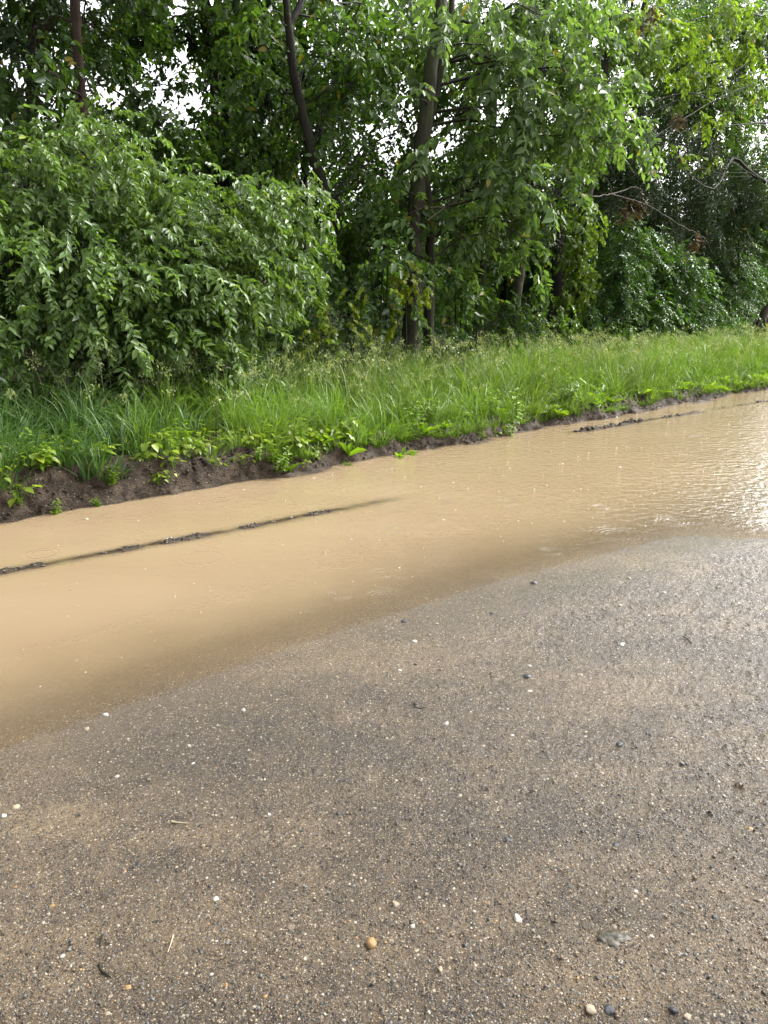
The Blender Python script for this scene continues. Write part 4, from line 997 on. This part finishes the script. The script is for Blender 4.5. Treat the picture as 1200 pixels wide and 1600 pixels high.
twig('brown straw at the right of the mid gravel', [onroad(1068, 992), onroad(1075, 997), onroad(1082, 1004)], .004, M['twig'])
b1 = px(345, 752, 5.85); 
twig('dead stick lying across the bare face of the left bank', [px(310, 757, 5.80)+[0, 0, .02], px(345, 750, 5.82)+[0, 0, .02], px(376, 756, 5.80)+[0, 0, .02]], .006, M['bark'], cat='stick')
for k in range(12):
    s_ = .3+rd.random()*4.2; bt_ = float(bank_t(np.float64(s_))); pts = []
    for q, dt in enumerate((.24, .17, .10, .05)):
        ss_ = s_+.05*q*rd.normal(); pts.append(W(np.float64(ss_), np.float64(bt_+dt-.01), float(hgt(ss_, bt_+dt))+.018-.004*q))
    twig('thin rootlet hanging out of the bare left bank face', pts, .0028, M['bark_dead'] if k % 3 == 0 else M['bark_dark'], 'rootlet', 'root', 'rootlets in the bank')
# wet crumpled scrap half sunk in the road
m, nt, out = newmat('wet olive plastic')
P = nd(nt, 'ShaderNodeTexCoord').outputs['Object']
cc = ramp(nt, noise(nt, P, 40, 4).outputs['Fac'], [(.35, (.02, .018, .010)), (.55, (.042, .036, .02)), (.75, (.08, .07, .042))])
pr = nd(nt, 'ShaderNodeBsdfPrincipled', {'Base Color': cc, 'Roughness': .5, 'Specular IOR Level': .25}); nt.links.new(pr.outputs[0], out.inputs[0])
o0 = onroad(956, 1472)
nu, nv = 26, 18; uu, vv = np.meshgrid(np.linspace(-1, 1, nu), np.linspace(-1, 1, nv), indexing='ij')
rad = np.sqrt(uu**2+vv**2); sx = uu*.048*(1+.25*fbm(vv*2+3, uu*0+1, 2)); sy = vv*.028*(1+.3*fbm(uu*2+7, vv*0, 2))
zz = .005-.006*rad**2+.006*fbm(uu*2.6+5, vv*2.6, 3)-.008*ss(.9, 1.3, rad)
scrap = mesh('crumpled_leaf', np.stack([sx*1.0, sy*1.0, zz], -1), None, grid_quads(nu, nv), m); scrap.location = o0; scrap.rotation_euler = (0, 0, -.15)
tag(scrap, 'wet olive crumpled leaf scrap half sunk in the lower right gravel', 'leaf')

# ------------------------------------------------------------------ rain drops hitting the water
m, nt, out = newmat('water splash')
p = nd(nt, 'ShaderNodeBsdfPrincipled', {'Base Color': (.55, .48, .38, 1), 'Roughness': .08, 'IOR': 1.33, 'Transmission Weight': .4}); nt.links.new(p.outputs[0], out.inputs[0])
A = Acc(); rs = np.random.default_rng(61); n = 0
Vs, Fs = ico(2)
while n < 230:
    c = rs.uniform(0, 1200); r = rs.uniform(615, 1150); p = pg(c, r); s, t = ST(p[0], p[1])
    if float(hgt(s, t)) > -.012: continue
    if rs.random() > .12+.88*(c/1200): continue
    k = rs.random(); sz = .55*math.exp(rs.normal()*.55+.3)*mpp(p)
    if k < .75:                                   # a floating bubble
        A.add(np.maximum(Vs*sz*[1, 1, .6], [-9, -9, 0])+p, Fs)
    else:                                         # a little crown or column
        h = rs.uniform(.8, 1.8)*sz; tube(A, [p, p+[0, 0, h*.5], p+[0, 0, h]], [sz*.8, sz*.35, sz*.5], 6)
        A.add(Vs*sz*.45+p+[0, 0, h*1.25], Fs)
        for q in range(5): A.add(Vs*sz*.25+p+np.append(rs.normal(size=2)*sz*2, abs(rs.normal())*sz*2), Fs)
    n += 1
tag(A.build('rain_splashes', m), 'small bubbles and splashes of rain on the muddy water', 'splashes', kind='stuff')

# ------------------------------------------------------------------ light, sky, camera
SUN_EL, SUN_AZ = R(44), R(60)           # azimuth clockwise from the view direction
w = bpy.data.worlds.new('World'); C.world = w; w.use_nodes = True; nt = w.node_tree
for n_ in list(nt.nodes): nt.nodes.remove(n_)
sky = nt.nodes.new('ShaderNodeTexSky'); sky.sky_type = 'NISHITA'; sky.sun_disc = False
sky.sun_elevation = SUN_EL; sky.sun_rotation = SUN_AZ; sky.dust_density = 6.0; sky.air_density = 1.0; sky.ozone_density = 1.0
hs = nt.nodes.new('ShaderNodeHueSaturation'); hs.inputs['Saturation'].default_value = .12; hs.inputs['Value'].default_value = 1.0
nt.links.new(sky.outputs[0], hs.inputs['Color'])
bg = nt.nodes.new('ShaderNodeBackground'); bg.inputs[1].default_value = .15
nt.links.new(hs.outputs[0], bg.inputs[0])
wo = nt.nodes.new('ShaderNodeOutputWorld'); nt.links.new(bg.outputs[0], wo.inputs[0])
sl = bpy.data.lights.new('sun', 'SUN'); sl.energy = 1.0; sl.angle = R(40); sl.color = (1, .97, .91)
so = bpy.data.objects.new('sun', sl); COL.objects.link(so)
so.rotation_euler = (math.pi/2-SUN_EL, 0, math.pi-SUN_AZ)
cam = bpy.data.cameras.new('camera'); cam.sensor_fit = 'VERTICAL'; cam.sensor_height = 36; cam.lens = FPX/1600*36; cam.clip_start = .05; cam.clip_end = 2000
co = bpy.data.objects.new('camera', cam); COL.objects.link(co); co.location = (0, 0, CAM_H); co.rotation_euler = (math.pi/2-PITCH, 0, 0)
C.camera = co
C.view_settings.view_transform = 'Standard'; C.view_settings.look = 'None'; C.view_settings.exposure = 2.2; C.view_settings.gamma = 1
C.render.engine = 'CYCLES'
cy = C.cycles; cy.use_denoising = True; cy.use_adaptive_sampling = False; cy.max_bounces = 7; cy.diffuse_bounces = 4; cy.glossy_bounces = 3; cy.transmission_bounces = 4; cy.transparent_max_bounces = 6
cy.caustics_reflective = False; cy.caustics_refractive = False

# measured reflectances: the wet surfaces are darker than they look in the picture
def reflectance(m, k):
    nt = m.node_tree
    for n_ in list(nt.nodes):
        nm = {'BSDF_PRINCIPLED': 'Base Color', 'BSDF_DIFFUSE': 'Color', 'BSDF_TRANSLUCENT': 'Color'}.get(n_.type)
        if nm and n_.inputs[nm].is_linked:
            src = n_.inputs[nm].links[0].from_socket
            nt.links.new(mixc(nt, 1.0, src, (k, k, k), 'MULTIPLY'), n_.inputs[nm])
for m in bpy.data.materials: reflectance(m, .63)
